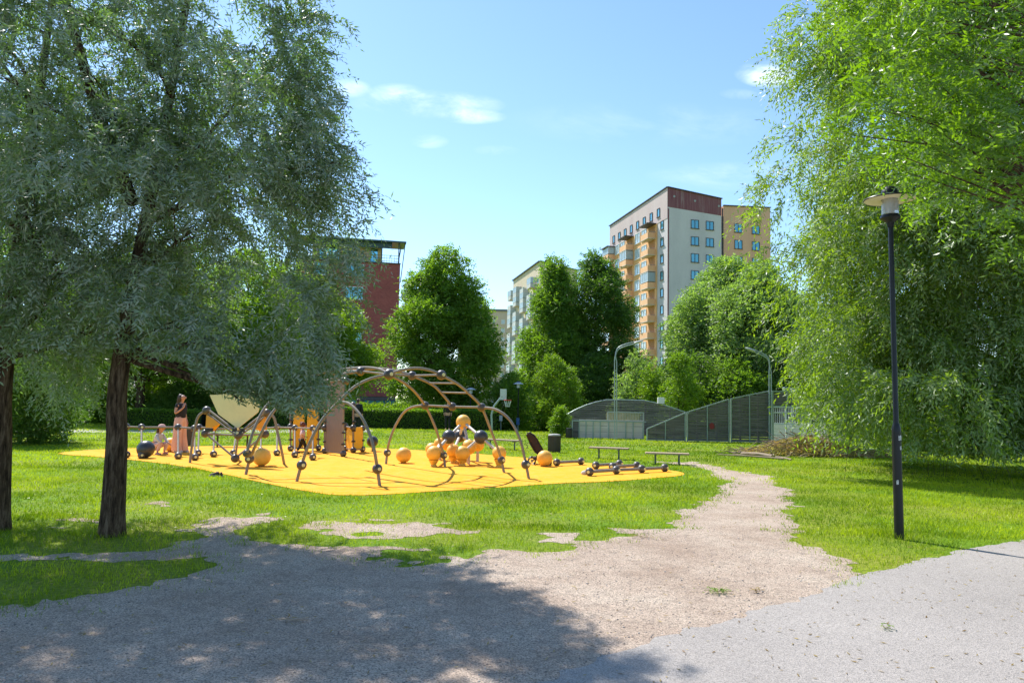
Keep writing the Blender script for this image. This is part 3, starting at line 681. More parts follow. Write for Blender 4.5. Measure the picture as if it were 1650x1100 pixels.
# ------------------------------------------------------------------ ball court with slatted fences
m_slat = mat('grey_slats', (.15, .135, .13), .8, var=.6, scale=2.5, stretch=(.35, .35, 9), bump=.3)
m_slatl = mat('pale_boards', (.66, .57, .54), .8, var=.15, scale=2.5, stretch=(.35, .35, 9))
m_galv = mat('galvanised_steel', (.33, .40, .39), .45, .3, var=.1)
def slat_run(pl, mslat, root, nm='slat_panel', step=.115, gap=.012, depth=.03, seg=8, zb=None):
    """pl: (a, b, ztopA, ztopB, zbot)"""
    a, b, za, zb_, z0 = pl; b_ = MB(); d = Vector((b.x-a.x, b.y-a.y, 0)); Ln = d.length; d.normalize()
    z = z0
    while z < max(za, zb_)-.02:
        zt = z+step-gap*random.uniform(.4, 1.8); zm = (z+zt)/2
        lo, hi = 0.0, 1.0
        if abs(zb_-za) > 1e-6:
            t = (zm-za)/(zb_-za)
            if zb_ > za: lo = max(0, min(1, t))
            else: hi = max(0, min(1, t))
        elif zm > za: break
        if hi-lo > .02:
            j = random.uniform(-.006, .006); n_ = Vector((-d.y, d.x, 0))*j
            b_.beam(Vector((a.x, a.y, zm))+d*Ln*lo+n_, Vector((a.x, a.y, zm))+d*Ln*hi+n_, depth, zt-z)
        z += step
    return b_.build(nm, mslat, root, True)
def fpost(root, x, y, z0, z1, s=.06): return MB().box((x, y, (z0+z1)/2), (s, s, z1-z0), bev=.006).build('post', m_galv, root, True)
def frail(root, a, b, s=.05): return MB().beam(a, b, s, s).build('rail', m_galv, root, True)
YF = 35.4
# sloped side fence, nearest, three bays
f1 = thing('slatted_court_fence', 'dark slatted court fence whose top rail climbs to the right in three bays', 'fence', (6.4, YF, 0))
tops = [(1041, 691.5), (1105.5, 664.5), (1176, 642.5), (1241, 629.5)]
T = [P(*p, YF) for p in tops]
for a_, b_ in zip(T, T[1:]):
    a1 = a_.lerp(b_, .025); b1 = a_.lerp(b_, .975)
    slat_run((a1, b1, a1.z-.03, b1.z-.03, .06), m_slat, f1); frail(f1, a1, b1)
    fpost(f1, a1.x, YF-.03, 0, a1.z); fpost(f1, b1.x, YF-.03, 0, b1.z)
    m_ = a1.lerp(b1, .48); fpost(f1, m_.x, YF-.035, 0, m_.z, .045); frail(f1, Vector((a1.x, YF-.03, .05)), Vector((b1.x, YF-.03, .05)), .04)
    for q in (.25, .72): m_ = a1.lerp(b1, q); MB().box((m_.x, YF+.06, m_.z/2), (.09, .06, m_.z)).build('batten', m_slat, f1, True)
sg = MB(); c_ = P(1147, 686, YF-.06); sg.prism([(c_.x-.12, c_.y, c_.z+.05), (c_.x-.02, c_.y, c_.z+.16), (c_.x+.1, c_.y, c_.z+.1), (c_.x+.13, c_.y, c_.z-.08), (c_.x, c_.y, c_.z-.16), (c_.x-.1, c_.y, c_.z-.1)], (0, .01, 0))
sg.build('red_mark', mat('red_paint', (.28, .04, .04), .8), f1, True)
# low boarded fence on the left of it
f2 = thing('low_court_fence', 'low fence of pale boards between thin steel posts left of the climbing slatted fence', 'fence', (2.9, 36.6, 0))
Y2 = 36.6
xs2 = [922, 933, 944, 955.5, 967, 980.5, 1008, 1020, 1036]
zt = P(980, 678.5, Y2).z
for i, (xa, xb) in enumerate(zip(xs2, xs2[1:])):
    a_ = P(xa, 700, Y2); b_ = P(xb, 700, Y2)
    slat_run((a_, b_, zt-(.0 if i else .0)-.03, zt-.03, .03), m_slatl if i > 0 else m_slat, f2, 'board_panel', .3, .012)
for xa in xs2: q = P(xa, 700, Y2); fpost(f2, q.x, Y2-.04, 0, zt, .05)
frail(f2, P(920, 0, Y2)*1.0 if False else Vector((P(921, 678, Y2).x, Y2-.02, zt)), Vector((P(1041, 678, Y2).x, Y2-.02, zt)), .05)
# rounded end wall behind
f3 = thing('rounded_court_wall', 'grey slatted court end wall with rounded top behind the low fence', 'wall', (6, 42, 0))
Y3 = 41.5; prof = [(886, 694), (898, 680), (911, 669), (927, 660), (944, 652.5), (960, 647.5), (977, 644), (1000, 644), (1038, 645), (1055, 648.5), (1069, 652), (1090, 659), (1110, 666)]
pp = [P(*p, Y3) for p in prof]; b = MB(); z = -.4
while z < 2.1:
    xs_ = []
    for a_, b_ in zip(pp, pp[1:]):
        for s_ in (0,):
            if (a_.z-z-.06)*(b_.z-z-.06) < 0: t = (z+.06-a_.z)/(b_.z-a_.z); xs_.append(a_.x+t*(b_.x-a_.x))
    if len(xs_) >= 2: x0_, x1_ = min(xs_), max(xs_)
    elif len(xs_) == 1: x0_, x1_ = xs_[0], pp[-1].x
    else: x0_, x1_ = (pp[0].x, pp[-1].x) if z < .3 else (None, None)
    if x0_ is not None: b.box(((x0_+x1_)/2, Y3+random.uniform(-.008, .008), z+.05), (x1_-x0_, .03, .098))
    z += .115
b.build('slat_wall', m_slat, f3, True); MB().tube(pp, .03, 8).build('top_rail', m_galv, f3, True)
for px in (927, 960, 1000, 1040, 1080):
    q = P(px, 680, Y3); zz = np.interp(q.x, [v.x for v in pp], [v.z for v in pp]); MB().box((q.x, Y3+.06, zz/2-.2), (.08, .06, zz+.4)).build('batten', m_slat, f3, True)
q = P(1065, 645, Y3-.1); MB().box(q, (.36, .2, .34), bev=.02).build('floodlight_box', mat('white_box', (.75, .74, .74), .6), f3, True)
# goal cage in the end wall
gl = thing('goal_cage', 'barred steel goal set above the low boards of the rounded court wall', 'goal', P(1008, 700, 37.4)); gl.location.z = 0
Yg = 37.3
c0, c1 = P(979.5, 663.5, Yg), P(1037, 664.5, Yg); zt_, zb_ = c0.z, P(1000, 679, Yg).z
for a_, b_ in ((Vector((c0.x, Yg, zt_)), Vector((c1.x, Yg, zt_))), (Vector((c0.x, Yg, zb_)), Vector((c1.x, Yg, zb_))), (Vector((c0.x, Yg, 0)), Vector((c0.x, Yg, zt_))), (Vector((c1.x, Yg, 0)), Vector((c1.x, Yg, zt_)))):
    MB().beam(a_, b_, .05, .05).build('frame_bar', m_galv, gl, True)
b = MB()
for k in range(1, 22): x = c0.x+(c1.x-c0.x)*k/22; b.tube([(x, Yg, zb_), (x, Yg, zt_)], .009, 5)
b.build('grille', m_galv, gl, True)
MB().box(((c0.x+c1.x)/2, Yg+.9, (zb_+zt_)/2), ((c1.x-c0.x)*.95, .04, (zt_-zb_)*.9)).build('back_board', mat('mottled_board', (.42, .34, .2), .8, col2=(.2, .22, .1), scale=4), gl, True)  # board mottled in tan and olive
# right section: boards over a barred gate and wire mesh
f4 = thing('mesh_court_gate', 'white barred court gate with wire mesh below and slatted boards above', 'gate', (12.6, YF, 0))
a_ = P(1244, 630, YF); b_ = P(1337, 631, YF); zt_ = a_.z; zm = P(1250, 654, YF).z; zg = P(1250, 682, YF).z; z2_ = P(1250, 664.5, YF).z
slat_run((Vector((a_.x+.05, YF+.04, 0)), Vector((b_.x, YF+.04, 0)), zt_-.04, zt_-.04, zm+.06), m_slat, f4, 'upper_boards')
for z_ in (zt_, zm): frail(f4, Vector((a_.x, YF, z_)), Vector((b_.x, YF, z_)), .055)
for px in (1244, 1268, 1292, 1315, 1337): q = P(px, 640, YF); fpost(f4, q.x, YF-.02, zm, zt_, .05)
m_white = mat('white_bars', (.62, .66, .67), .45, .1)
fpost(f4, a_.x, YF-.03, 0, zt_, .08)
b = MB(); x = a_.x+.08; xe = P(1318, 660, YF).x
while x < xe: b.tube([(x, YF-.02, zg), (x, YF-.02, zm-.03)], .011, 5); x += .085
b.build('gate_bars', m_white, f4, True)
for z_ in (zm-.05, z2_, zg): MB().beam(Vector((a_.x, YF-.03, z_)), Vector((xe, YF-.03, z_)), .04, .05).build('gate_rail', m_white, f4, True)
for px in (1266, 1317): q = P(px, 640, YF); MB().box((q.x, YF-.035, zm/2), (.06, .05, zm)).build('gate_post', m_white, f4, True)
b = MB(); x = a_.x+.05; xe2 = P(1345, 660, YF).x
while x < xe2: b.tube([(x, YF-.05, .02), (x, YF-.05, zg+(.35 if x > xe else 0))], .007, 4); x += .1
z = .1
while z < zg+.3: b.tube([(a_.x, YF-.05, z), (xe2 if z < zg else xe2, YF-.05, z)] if z < zg else [(xe, YF-.05, z), (xe2, YF-.05, z)], .006, 4); z += .16
b.build('wire_mesh', m_white, f4, True)
f5 = thing('inner_court_boards', 'low pale board wall inside the court seen through the barred gate', 'wall', (13.4, 37.2, 0))
slat_run((P(1246, 700, 37.6), P(1330, 700, 37.6), .95, .95, .02), mat('white_boards', (.78, .75, .75), .8, var=.1, scale=2), f5, 'board_panel', .3, .012)
slat_run((P(1330, 700, 37.0), P(1362, 700, 37.0), 1.45, 1.45, .02), m_slatl, f5, 'board_panel', .2, .02)
for px in (1330, 1347, 1362): q = P(px, 700, 36.95); fpost(f5, q.x, q.y, 0, 1.5, .05)
slat_run((P(1255, 700, 46), P(1400, 700, 46), 2.6, 2.6, -.6), m_slat, f5, 'slat_panel', .115, .03)
cab = thing('court_cabinet', 'pale green metal box on top of the court boards beside the tall lamp', 'cabinet', (13.6, YF+.6, 0))
q = P(1276, 626.5, YF+.6); MB().box(q, (.82, .3, .17), bev=.01).build('cabinet_body', m_galv, cab, True); MB().tube([(q.x, q.y, 0), (q.x, q.y, q.z-.05)], .04, 8).build('stand', m_galv, cab, True)
# ------------------------------------------------------------------ tall twin tube court lamps
def twin(label, px, pb, top, arm, Y):
    g0 = Vector((P(px, pb, Y).x, Y, 0)); t = thing('court_lamp', label, 'lamp post', g0)
    for dx in (-.05, .05):
        pts = [P(px, pb, Y)+Vector((dx, 0, 0))]; pts[0].z = 0
        pts += [P(px, top+20, Y)+Vector((dx, 0, 0))]+[P(x, y, Y)+Vector((0, 0, -dx)) for x, y in arm]
        MB().tube([pts[0]]+catmull(pts[1:], 6), .026, 8).build('tube_mast', m_galv, t, True)
    e = P(*arm[-1], Y); e2 = P(*arm[-2], Y); d = (e-e2).normalized()
    b = MB(); M3 = d.to_track_quat('X', 'Z').to_matrix(); b.sphere((0, 0, 0), (.26, .12, .06), 14, 8); b.v = [tuple(M3 @ Vector(v)+e+d*.15) for v in b.v]
    b.build('lamp_head', mat('lamp_head_grey', (.45, .48, .48), .4), t, True)
twin('tall twin tube lamp mast rising before the rounded court wall', 992, 707, 562, [(992, 572), (996, 562), (1008, 556), (1024, 552)], 35.9)
twin('twin tube lamp mast at the high corner of the court fence', 1241, 712, 580, [(1240, 588), (1237, 577), (1227, 570), (1214, 565)], YF-.1)
# small distant park lamps
def smalllamp(label, px, pbot, ptop, Y):
    t = thing('park_lamp', label, 'lamp post', (P(px, pbot, Y).x, Y, P(px, pbot, Y).z)); h = P(px, ptop, Y).z-t.location.z
    MB().lathe((0, 0, 0), [(.06, 0), (.06, 1), (.035, 1.1), (.035, h-.45)], 10).build('pole', m_post, t)
    MB().lathe((0, 0, 0), [(.11, h-.45), (.11, h-.15)], 14).build('glass', mat('pale_glass', (.6, .65, .68), .2), t)
    MB().lathe((0, 0, 0), [(.1, h-.12), (.34, h-.22), (.345, h-.215), (.1, h-.1)], 20).build('shade', mat('shade_white', (.6, .62, .62), .5), t)
    MB().lathe((0, 0, 0), [(.11, h-.12), (.1, h-.04), (0, h)], 14).build('dome_cap', m_post, t)
smalllamp('distant black park lamp between the round shrub and the bright small tree', 834, 702, 613, 47)
smalllamp('distant black park lamp half inside the bright small tree', 901, 695, 625, 47)
smalllamp('distant dark lamp post before the dark trees at the far left', 113, 692, 645, 37)
smalllamp('distant dark park lamp seen through the right arches', 757, 700, 622, 47)
# basketball hoop
bh = thing('basketball_hoop', 'white basketball backboard with red ring on an angled grey pole beyond the lawn', 'basketball hoop', P(793, 700, 42)); bh.location.z = 0
y = 42
MB().tube([(P(793, 700, y).x, y, -.1), P(792, 668, y), P(796, 654, y), P(809, 638, y)], .06, 10).build('pole', m_galv, bh, True)
bb = MB(); c_ = P(811, 636, y); e1 = Vector((.30, .1, .0)); e2 = Vector((0, 0, .28)); bb.prism([c_-e1*.6-e2, c_+e1*.6-e2, c_+e1*.6+e2*1.2, c_-e1*.6+e2*1.2], (0, .04, 0)); bb.build('backboard', m_white, bh, True)
c_ = P(818, 645, y-.3); MB().tube([c_+Vector((.2*math.cos(a), .2*math.sin(a), .02)) for a in [2*PI*k/18 for k in range(19)]], .03, 6, False).build('ring', mat('red_ring', (.55, .04, .02), .5), bh, True)
nt_ = MB()
for k in range(10):
    a = 2*PI*k/10; nt_.tube([c_+Vector((.2*math.cos(a), .2*math.sin(a), 0)), c_+Vector((.11*math.cos(a+.5), .11*math.sin(a+.5), -.35))], .012, 4)
nt_.build('net', m_white, bh, True)
# signs beyond the lawn
def sign(label, px, ptop, pbot, foot, wpx, m, Y=46):
    t = thing('road_sign', label, 'sign', (P(px, foot, Y).x, Y, P(px, foot, Y).z)); c_ = P(px, (ptop+pbot)/2, Y); h = (pbot-ptop)*Y/FP
    MB().box(c_+Vector((0, -.06, 0)), (wpx*Y/FP, .03, h), bev=.008).build('sign_board', m, t, True); MB().tube([t.location, (c_.x, Y, c_.z+h/2)], .03, 8).build('pole', m_galv, t, True)
sign('small white sign on a grey pole left of the blue sign', 807, 669, 678, 700, 5, m_white)
sign('small blue parking sign beyond the lawn near the cars', 834.5, 673, 684, 700, 5, mat('sign_blue', (.03, .12, .35), .5))
# young tree support post at right edge
sp = thing('support_post', 'pair of slim grey posts at the right edge of the lawn', 'post', G(1642, 737))
for px in (1640, 1646): g0 = G(px, 737); MB().tube([g0, (g0.x, g0.y, 1.1)], .028, 8).build('post', m_galv, sp, True)
MB().beam(G(1640, 737)+Vector((0, 0, .05)), G(1646, 737)+Vector((0, 0, .05)), .04, .04).build('cross_bar', m_galv, sp, True)
kb = thing('timber_edging', 'long low pale timber edging behind the big willow', 'edging', G(1500, 724))
MB().beam(G(1350, 727)+Vector((0, 0, .05)), G(1640, 729)+Vector((0, 0, .05)), .1, .14).build('timber', m_galv, kb, True)
g = MB(); g.add([(*p, .006) for p in pxy([(1560, 727), (1800, 732), (1800, 706), (1560, 706)])], [(0, 1, 2, 3)]); tag(g.build('bare_soil', mat('brown_soil', (.20, .14, .10), .95, var=.25, scale=3)), kind='structure')
# ------------------------------------------------------------------ parked cars
m_tyre = mat('tyre', (.015, .015, .015), .8); m_rim = mat('rim', (.4, .41, .42), .3, .7); m_cglass = mat('car_glass', (.03, .045, .05), .08, spec=.9)
m_hl = mat('headlight', (.75, .78, .8), .15)
def car(label, c, rz, m):
    t = thing('parked_car', label, 'car', c, rz, 'cars parked beyond the lawn')
    secs = [(-2.15, .42, .72, .70), (-2.05, .28, .95, .82), (-1.5, .22, 1.0, .88), (-.9, .22, 1.0, .89), (.6, .22, .98, .89), (1.3, .22, .92, .88), (1.95, .28, .82, .8), (2.15, .4, .62, .66)]
    vs = []; fs = []
    for x, z0, z1, hw in secs:
        for yy, zz in ((-hw*.94, z0), (-hw, z0+.15), (-hw, z1-.18), (-hw*.9, z1-.02), (hw*.9, z1-.02), (hw, z1-.18), (hw, z0+.15), (hw*.94, z0)): vs.append((x, yy, zz))
    for i in range(len(secs)-1):
        for k in range(8): fs.append((i*8+k, i*8+(k+1) % 8, (i+1)*8+(k+1) % 8, (i+1)*8+k))
    fs += [tuple(range(8)), tuple(56+k for k in range(8))]
    b = MB().add(vs, fs, True)
    lo = [(-1.95, .76), (-1.35, .84), (.55, .84), (1.35, .78)]; hi = [(-1.45, .6), (-1.1, .66), (.1, .66), (.45, .6)]
    # roof
    r_ = []
    for (x, hw) in hi: r_ += [(x, -hw, 1.42), (x, hw, 1.42)]
    r_ += [(x, yy*.96, 1.46) for (x, yy, _) in r_]
    b.add(r_, [(0, 2, 3, 1), (2, 4, 5, 3), (4, 6, 7, 5), (8, 9, 11, 10), (10, 11, 13, 12), (12, 13, 15, 14)]+[(0, 8, 10, 2), (2, 10, 12, 4), (4, 12, 14, 6), (1, 3, 11, 9), (3, 5, 13, 11), (5, 7, 15, 13), (6, 14, 15, 7), (0, 1, 9, 8)], True)
    b.build('body', m, t)
    gb_ = MB(); gv = []
    for (x, hw), (x2, hw2) in zip(lo, hi): gv += [(x, -hw, .93), (x, hw, .93), (x2, -hw2, 1.42), (x2, hw2, 1.42)]
    gf = [(0, 1, 3, 2), (12, 14, 15, 13)]
    for i in range(3): gf += [(4*i, 4*i+2, 4*i+6, 4*i+4), (4*i+1, 4*i+5, 4*i+7, 4*i+3)]
    gb_.add(gv, gf); gb_.build('windows', m_cglass, t)
    for x in (-1.35, 1.35):
        for s in (-1, 1):
            wh = MB().tube([(x, s*.72, .31), (x, s*.9, .31)], .31, 18).build('wheel', m_tyre, t); MB().tube([(x, s*.88, .31), (x, s*.915, .31)], .19, 14).build('rim', m_rim, wh)
    for s in (-1, 1): MB().sphere((2.02, s*.6, .66), (.12, .18, .09), 10, 6).build('headlight', m_hl, t); MB().box((-2.1, s*.62, .75), (.1, .22, .16), bev=.02).build('tail_light', mat('tail_red', (.4, .02, .02), .3), t)
    return t
m_cb = mat('blue_grey_paint', (.30, .36, .42), .25, .4); m_cd = mat('dark_blue_paint', (.06, .08, .11), .22, .4); m_cw = mat('white_car_paint', (.72, .74, .75), .25, .1)
car('pale blue car parked beyond the lawn, leftmost of the three', (P(851, 680, 56).x, 56, -1.594), 2.8, m_cb)
car('dark car parked in the middle beyond the lawn', (P(871, 680, 60).x+.3, 60, -1.594), 2.5, m_cd)
car('white car parked at the left end of the rounded court wall', (P(891, 680, 54).x, 54, -1.594), 2.2, m_cw)
# ------------------------------------------------------------------ buildings
def stainmat(name, col, col2, scale=.25, zst=(1, 1, .25), rough=.85, streak=0):
    m, N, L, b = nodemat(name); tc = N.new('ShaderNodeTexCoord'); mp = N.new('ShaderNodeMapping'); mp.inputs['Scale'].default_value = zst
    L.new(tc.outputs['Object'], mp.inputs[0]); n1 = noise(N, L, mp.outputs[0], scale, 6, .65); n2 = noise(N, L, tc.outputs['Object'], 3, 4, .7)
    c = ramp(N, L, n1, [(.32, col), (.68, col2)]); c = mixc(N, L, .25, c, ramp(N, L, n2, [(.3, (.75, .75, .75)), (.7, (1, 1, 1))]), 'MULTIPLY')
    L.new(c, b.inputs['Base Color']); b.inputs['Roughness'].default_value = rough; MATS[name] = m; return m
m_frame_w = mat('window_frame_white', (.68, .70, .70), .5); m_frame_b = mat('window_frame_brown', (.10, .075, .06), .5)
def panemat(name, col, rough=.08):
    m = mat(name, col, rough, spec=.9); return m
m_pane = panemat('window_glass', (.035, .13, .17)); m_pane.node_tree.nodes['Principled BSDF'].inputs['Metallic'].default_value = .35
m_pane.node_tree.nodes['Principled BSDF'].inputs['Base Color'].default_value = (.10, .33, .42, 1)
m_pane_cy = panemat('sky_glass', (.18, .50, .60)); m_pane_cy.node_tree.nodes['Principled BSDF'].inputs['Metallic'].default_value = .85
m_pane_cur = panemat('curtained_glass', (.42, .50, .55), .2)
class Face:                       # a wall plane: origin o (ground level), direction u, outward normal n
    def __init__(s, o, end): s.o = Vector(o); s.u = (Vector(end)-s.o); s.L = s.u.length; s.u.normalize(); s.n = Vector((s.u.y, -s.u.x, 0))
    def pt(s, a, z, out=0): return Vector((s.o.x, s.o.y, 0))+s.u*a+s.n*out+Vector((0, 0, z))
    def M(s): return Matrix((s.u, s.n, Vector((0, 0, 1)))).transposed()
PX = {}
def window(root, F, a, z, w, h, frame, pane, mull=1, trans=0, cur=None, out=.03):
    """window centred at a, sill height z"""
    key = (round(w, 2), round(h, 2), frame.name, mull, trans)
    if key not in PX:
        b = MB(); t = .08
        for s_ in (-1, 1): b.box((s_*(w/2-t/2), 0, h/2), (t, .14, h))
        b.box((0, 0, t/2), (w-2*t, .14, t)); b.box((0, 0, h-t/2), (w-2*t, .14, t)); b.box((0, .04, -.04), (w+.16, .22, .06))
        for k in range(mull): b.box((-w/2+w*(k+1)/(mull+1), 0, h/2), (t*.8, .12, h-2*t))
        if trans: b.box((0, 0, h*.68), (w-2*t, .115, t*.7))
        o = b.build('window', frame); me = o.data; bpy.data.objects.remove(o)
        b = MB().box((0, -.03, h/2), (w-.1, .03, h-.1)); o = b.build('pane', pane); pm = o.data; bpy.data.objects.remove(o); PX[key] = (me, pm)
    me, pm = PX[key]
    o = bpy.data.objects.new('window', me); C.objects.link(o); o.parent = root
    o.matrix_local = Matrix.Translation(F.pt(a, z, out)-wloc(root)) @ F.M().to_4x4()
    pmm = pm
    if cur is not None and pane != cur:
        k2 = key+(cur.name,)
        if k2 not in PX: c = pm.copy(); c.materials[0] = cur; PX[k2] = c
        pmm = PX[k2]
    p = bpy.data.objects.new('pane', pmm); C.objects.link(p); p.parent = o
    return o
def block(root, name, m, poly, z0, zt):   # poly of xy, zt list or number
    n = len(poly); zt = zt if hasattr(zt, '__len__') else [zt]*n
    b = MB(); b.add([(x, y, z0) for x, y in poly]+[(x, y, z) for (x, y), z in zip(poly, zt)], [(i, (i+1) % n, n+(i+1) % n, n+i) for i in range(n)]+[tuple(range(n, 2*n))])
    return b.build(name, m, root, True)
# --- tall tower: grey gable and orange balcony front
tw = thing('apartment_tower', 'tall apartment tower with grey gable, dark red band at its top and orange balconies', 'apartment block', (25.5, 122, -2))
Cn = P(1076, 302, 122); Cn_g = Vector((Cn.x, Cn.y, 0)); Hc = Cn.z
u_r = Vector((.958, .287, 0)); endR = Cn_g+u_r*10.2; Fg = Face(Cn_g, endR)
Lf = P(983, 364, 149.6); Lg = Vector((Lf.x, Lf.y, 0)); Fo = Face(Lg, Cn_g)
Ho = Hc-.2
back = Lg+u_r*10.2
m_grey = stainmat('grey_render', (.48, .44, .45), (.60, .555, .56), .22, (1, 1, .3)); m_orr = stainmat('orange_render', (.72, .37, .15), (.78, .44, .20), .3)
m_pink = stainmat('pinkish_render', (.48, .37, .36), (.55, .45, .43), .3); m_tan = stainmat('tan_render', (.68, .37, .23), (.74, .43, .28), .25)
block(tw, 'grey_wall', m_grey, [(Cn_g.x, Cn_g.y), (endR.x, endR.y), (back.x, back.y), (Lg.x, Lg.y)], -2.5, [Hc, Hc-1.0, Hc-1.0, Ho])
# maroon band with pale streaks on the gable
m_mar, N, L, b_ = nodemat('maroon_band'); tc = N.new('ShaderNodeTexCoord'); mp = N.new('ShaderNodeMapping'); mp.inputs['Scale'].default_value = (3.5, 3.5, .15); L.new(tc.outputs['Object'], mp.inputs[0])
nA = noise(N, L, mp.outputs[0], 1.0, 6, .75); c = ramp(N, L, nA, [(.38, (.16, .045, .06)), (.56, (.21, .085, .095)), (.74, (.36, .30, .29))])
L.new(c, b_.inputs['Base Color']); b_.inputs['Roughness'].default_value = .85
zb1, zb2 = Hc-3.3, Hc-3.9
b = MB(); mbp = [Fg.pt(0, zb1, .012), Fg.pt(10.2, zb2, .012), Fg.pt(10.2, Hc-1.02, .012), Fg.pt(0, Hc-.02, .012)]
b.prism(mbp, Fg.n*.02); b.build('maroon_band', m_mar, tw, True)
b = MB(); b.prism([Fg.pt(0, Hc-2.9-.6, .03), Fg.pt(0.25, Hc-3.6, .03), Fg.pt(.2, 0, .03), Fg.pt(0, 0, .03)], Fg.n*.02); b.build('corner_stain', m_mar, tw, True)
cap = MB(); cap.beam(Fg.pt(-.1, Hc+.06, .1), Fg.pt(10.3, Hc-.94, .1), .35, .14); cap.beam(Fo.pt(-.1, Ho+.06, .1), Fo.pt(Fo.L+.1, Hc+.06, .1), .35, .14); cap.build('roof_edge', mat('dark_trim', (.05, .05, .055), .5), tw, True)
vn = MB()
for a in (1.2, 5.1, 9.7): vn.tube([Fg.pt(a, Hc-1.3-a*.1, .0), Fg.pt(a, Hc-1.3-a*.1, .06)], .2, 10)
vn.build('vent', mat('vent_grey', (.3, .3, .29), .6), tw, True)
SH_ = 2.88
def zrow(k, F=None): return Hc-6.55-k*SH_
for k in range(9):
    for a in (5.1, 7.95):
        window(tw, Fg, a, zrow(k), 1.5, 1.5, m_frame_b, m_pane, 1, 0)
# orange facade cladding between grey end strip
b = MB(); b.prism([Fo.pt(.4, -2, .06), Fo.pt(Fo.L-4.2, -2, .06), Fo.pt(Fo.L-4.2, Hc-5.2, .06), Fo.pt(.4, Hc-5.2, .06)], Fo.n*.12); b.build('orange_facade', m_orr, tw, True)
b = MB(); b.prism([Fo.pt(0.02, Hc-5.2, .03), Fo.pt(Fo.L-.02, Hc-5.2, .03), Fo.pt(Fo.L-.02, Hc-.1, .03), Fo.pt(0.02, Ho-.1, .03)], Fo.n*.05); b.build('pink_attic_wall', m_pink, tw, True)
for a in np.linspace(2.5, Fo.L-3.6, 8): window(tw, Fo, a, Hc-4.2, 1.15, 1.5, m_frame_b, m_pane, 0, out=.1)
for k in range(9): window(tw, Fo, Fo.L-2.2, zrow(k)-.1, 1.2, 1.5, m_frame_b, m_pane, 0)
LB = Fo.L
for k in range(9):
    for a in (LB-9.8, LB-12.9, LB-20.6, LB-23.4):
        o = window(tw, Fo, a, zrow(k)-.35, 2.3, 1.9, m_frame_w, m_pane_cur, 1, out=.16)
m_bal = stainmat('balcony_orange', (.78, .42, .21), (.84, .50, .28), .8); m_under = mat('balcony_soffit', (.55, .48, .42), .8)
m_bglass = mat('balcony_glass', (.35, .42, .45), .1, spec=.8)
balk = None
def balcony(F, a, z, w, d, first, glazed, root, mb_, mu):
    b = MB(); M = F.M()
    def bx(c, s): b.box(F.pt(*c), s, M)
    b.box(F.pt(a, z+.52, d), (w, .08, .95), M); 
    for s_ in (-1, 1): b.box(F.pt(a+s_*(w/2-.04), z+.52, d/2), (.08, d-.08, .95), M)
    o = b.build('balcony', mb_, root, True)
    s = MB().box(F.pt(a, z, d/2), (w+.05, d+.1, .12), M).build('slab', mu, o, True)
    r = MB(); r.tube([F.pt(a-w/2, z+1.15, .1), F.pt(a-w/2, z+1.15, d), F.pt(a+w/2, z+1.15, d), F.pt(a+w/2, z+1.15, .1)], .03, 5); r.build('handrail', m_galv, o, True)
    if glazed:
        g_ = MB(); g_.box(F.pt(a, z+1.9, d), (w, .03, 1.6), M)
        for s_ in (-1, 1): g_.box(F.pt(a+s_*(w/2-.02), z+1.9, d/2), (.03, d-.05, 1.6), M)
        g_.build('glazing', m_bglass, o, True)
        g_ = MB()
        for q in range(5): g_.box(F.pt(a-w/2+w*q/4, z+1.9, d+.03), (.07, .07, 1.6), M)
        for zz in (1.13, 2.67): g_.box(F.pt(a, z+zz, d+.03), (w+.06, .06, .07), M)
        g_.build('mullion', m_frame_w, o, True)
m_rec_shade = mat('recess_shade', (.40, .20, .08), .9)  # darkened facade orange: the shade of a recess put into the colour
for k in range(9):
    for ci, a in enumerate((LB-6.4, LB-16.8, LB-26.6)):
        z = zrow(k)-1.1
        balcony(Fo, a, z, 3.3, 1.5, k == 0, (ci, k) in ((0, 3), (1, 1), (2, 0)), tw, m_bal, m_under)
b = MB()
for a in (LB-6.4, LB-16.8, LB-26.6): b.box(Fo.pt(a, (Hc-5.3-2)/2, .135), (2.6, .03, Hc-5.3+2), Fo.M())
b.build('recess_shade_strips', m_rec_shade, tw, True)  # flat strips behind the balconies, recess shade painted on, no real depth
b = MB()
for a in (LB-6.4, LB-16.8, LB-26.6): b.box(Fo.pt(a, Hc-5.1, .9), (3.8, 1.9, .16), Fo.M())
b.build('balcony_roof', mat('dark_trim2', (.06, .05, .05), .6), tw, True)
pl = MB()
for k in range(14): pl.sphere(Fo.pt(LB-16.8+random.uniform(-1.3, 1.3), zrow(0)+.1+random.uniform(-.3, .9), 1.4), random.uniform(.15, .35), 8, 6)
# --- tan wing right of the tower
tn = thing('tan_apartment_wing', 'tan rendered apartment wing joining the grey tower on its right', 'apartment block', (36, 126, -2))
s0 = Vector((P(1166, 400, 126.2).x, 126.2, 0)); s1 = s0+u_r*9.4; Ft = Face(s0, s1); bk = Vector((-.287, .958, 0))*12
Ht = P(1166, 332, 126.2).z
block(tn, 'tan_wall', m_tan, [(s0.x, s0.y), (s1.x, s1.y), (s1.x+bk.x, s1.y+bk.y), (s0.x+bk.x, s0.y+bk.y)], -2.5, [Ht, Ht+.5, Ht+.5, Ht])
b = MB().beam(Ft.pt(-.1, Ht+.08, .1), Ft.pt(9.4, Ht+.58, .1), .35, .16); b.build('roof_edge', MATS['dark_trim'], tn, True)
MB().tube([Ft.pt(-.35, 0, .25), Ft.pt(-.35, Ht-.5, .25)], .12, 8).build('downpipe', MATS['dark_trim'], tn, True)
for k in range(9):
    for a in (2.9, 6.4): window(tn, Ft, a, Ht-4.4-k*SH_, 1.55, 1.55, m_frame_b, m_pane, 1)
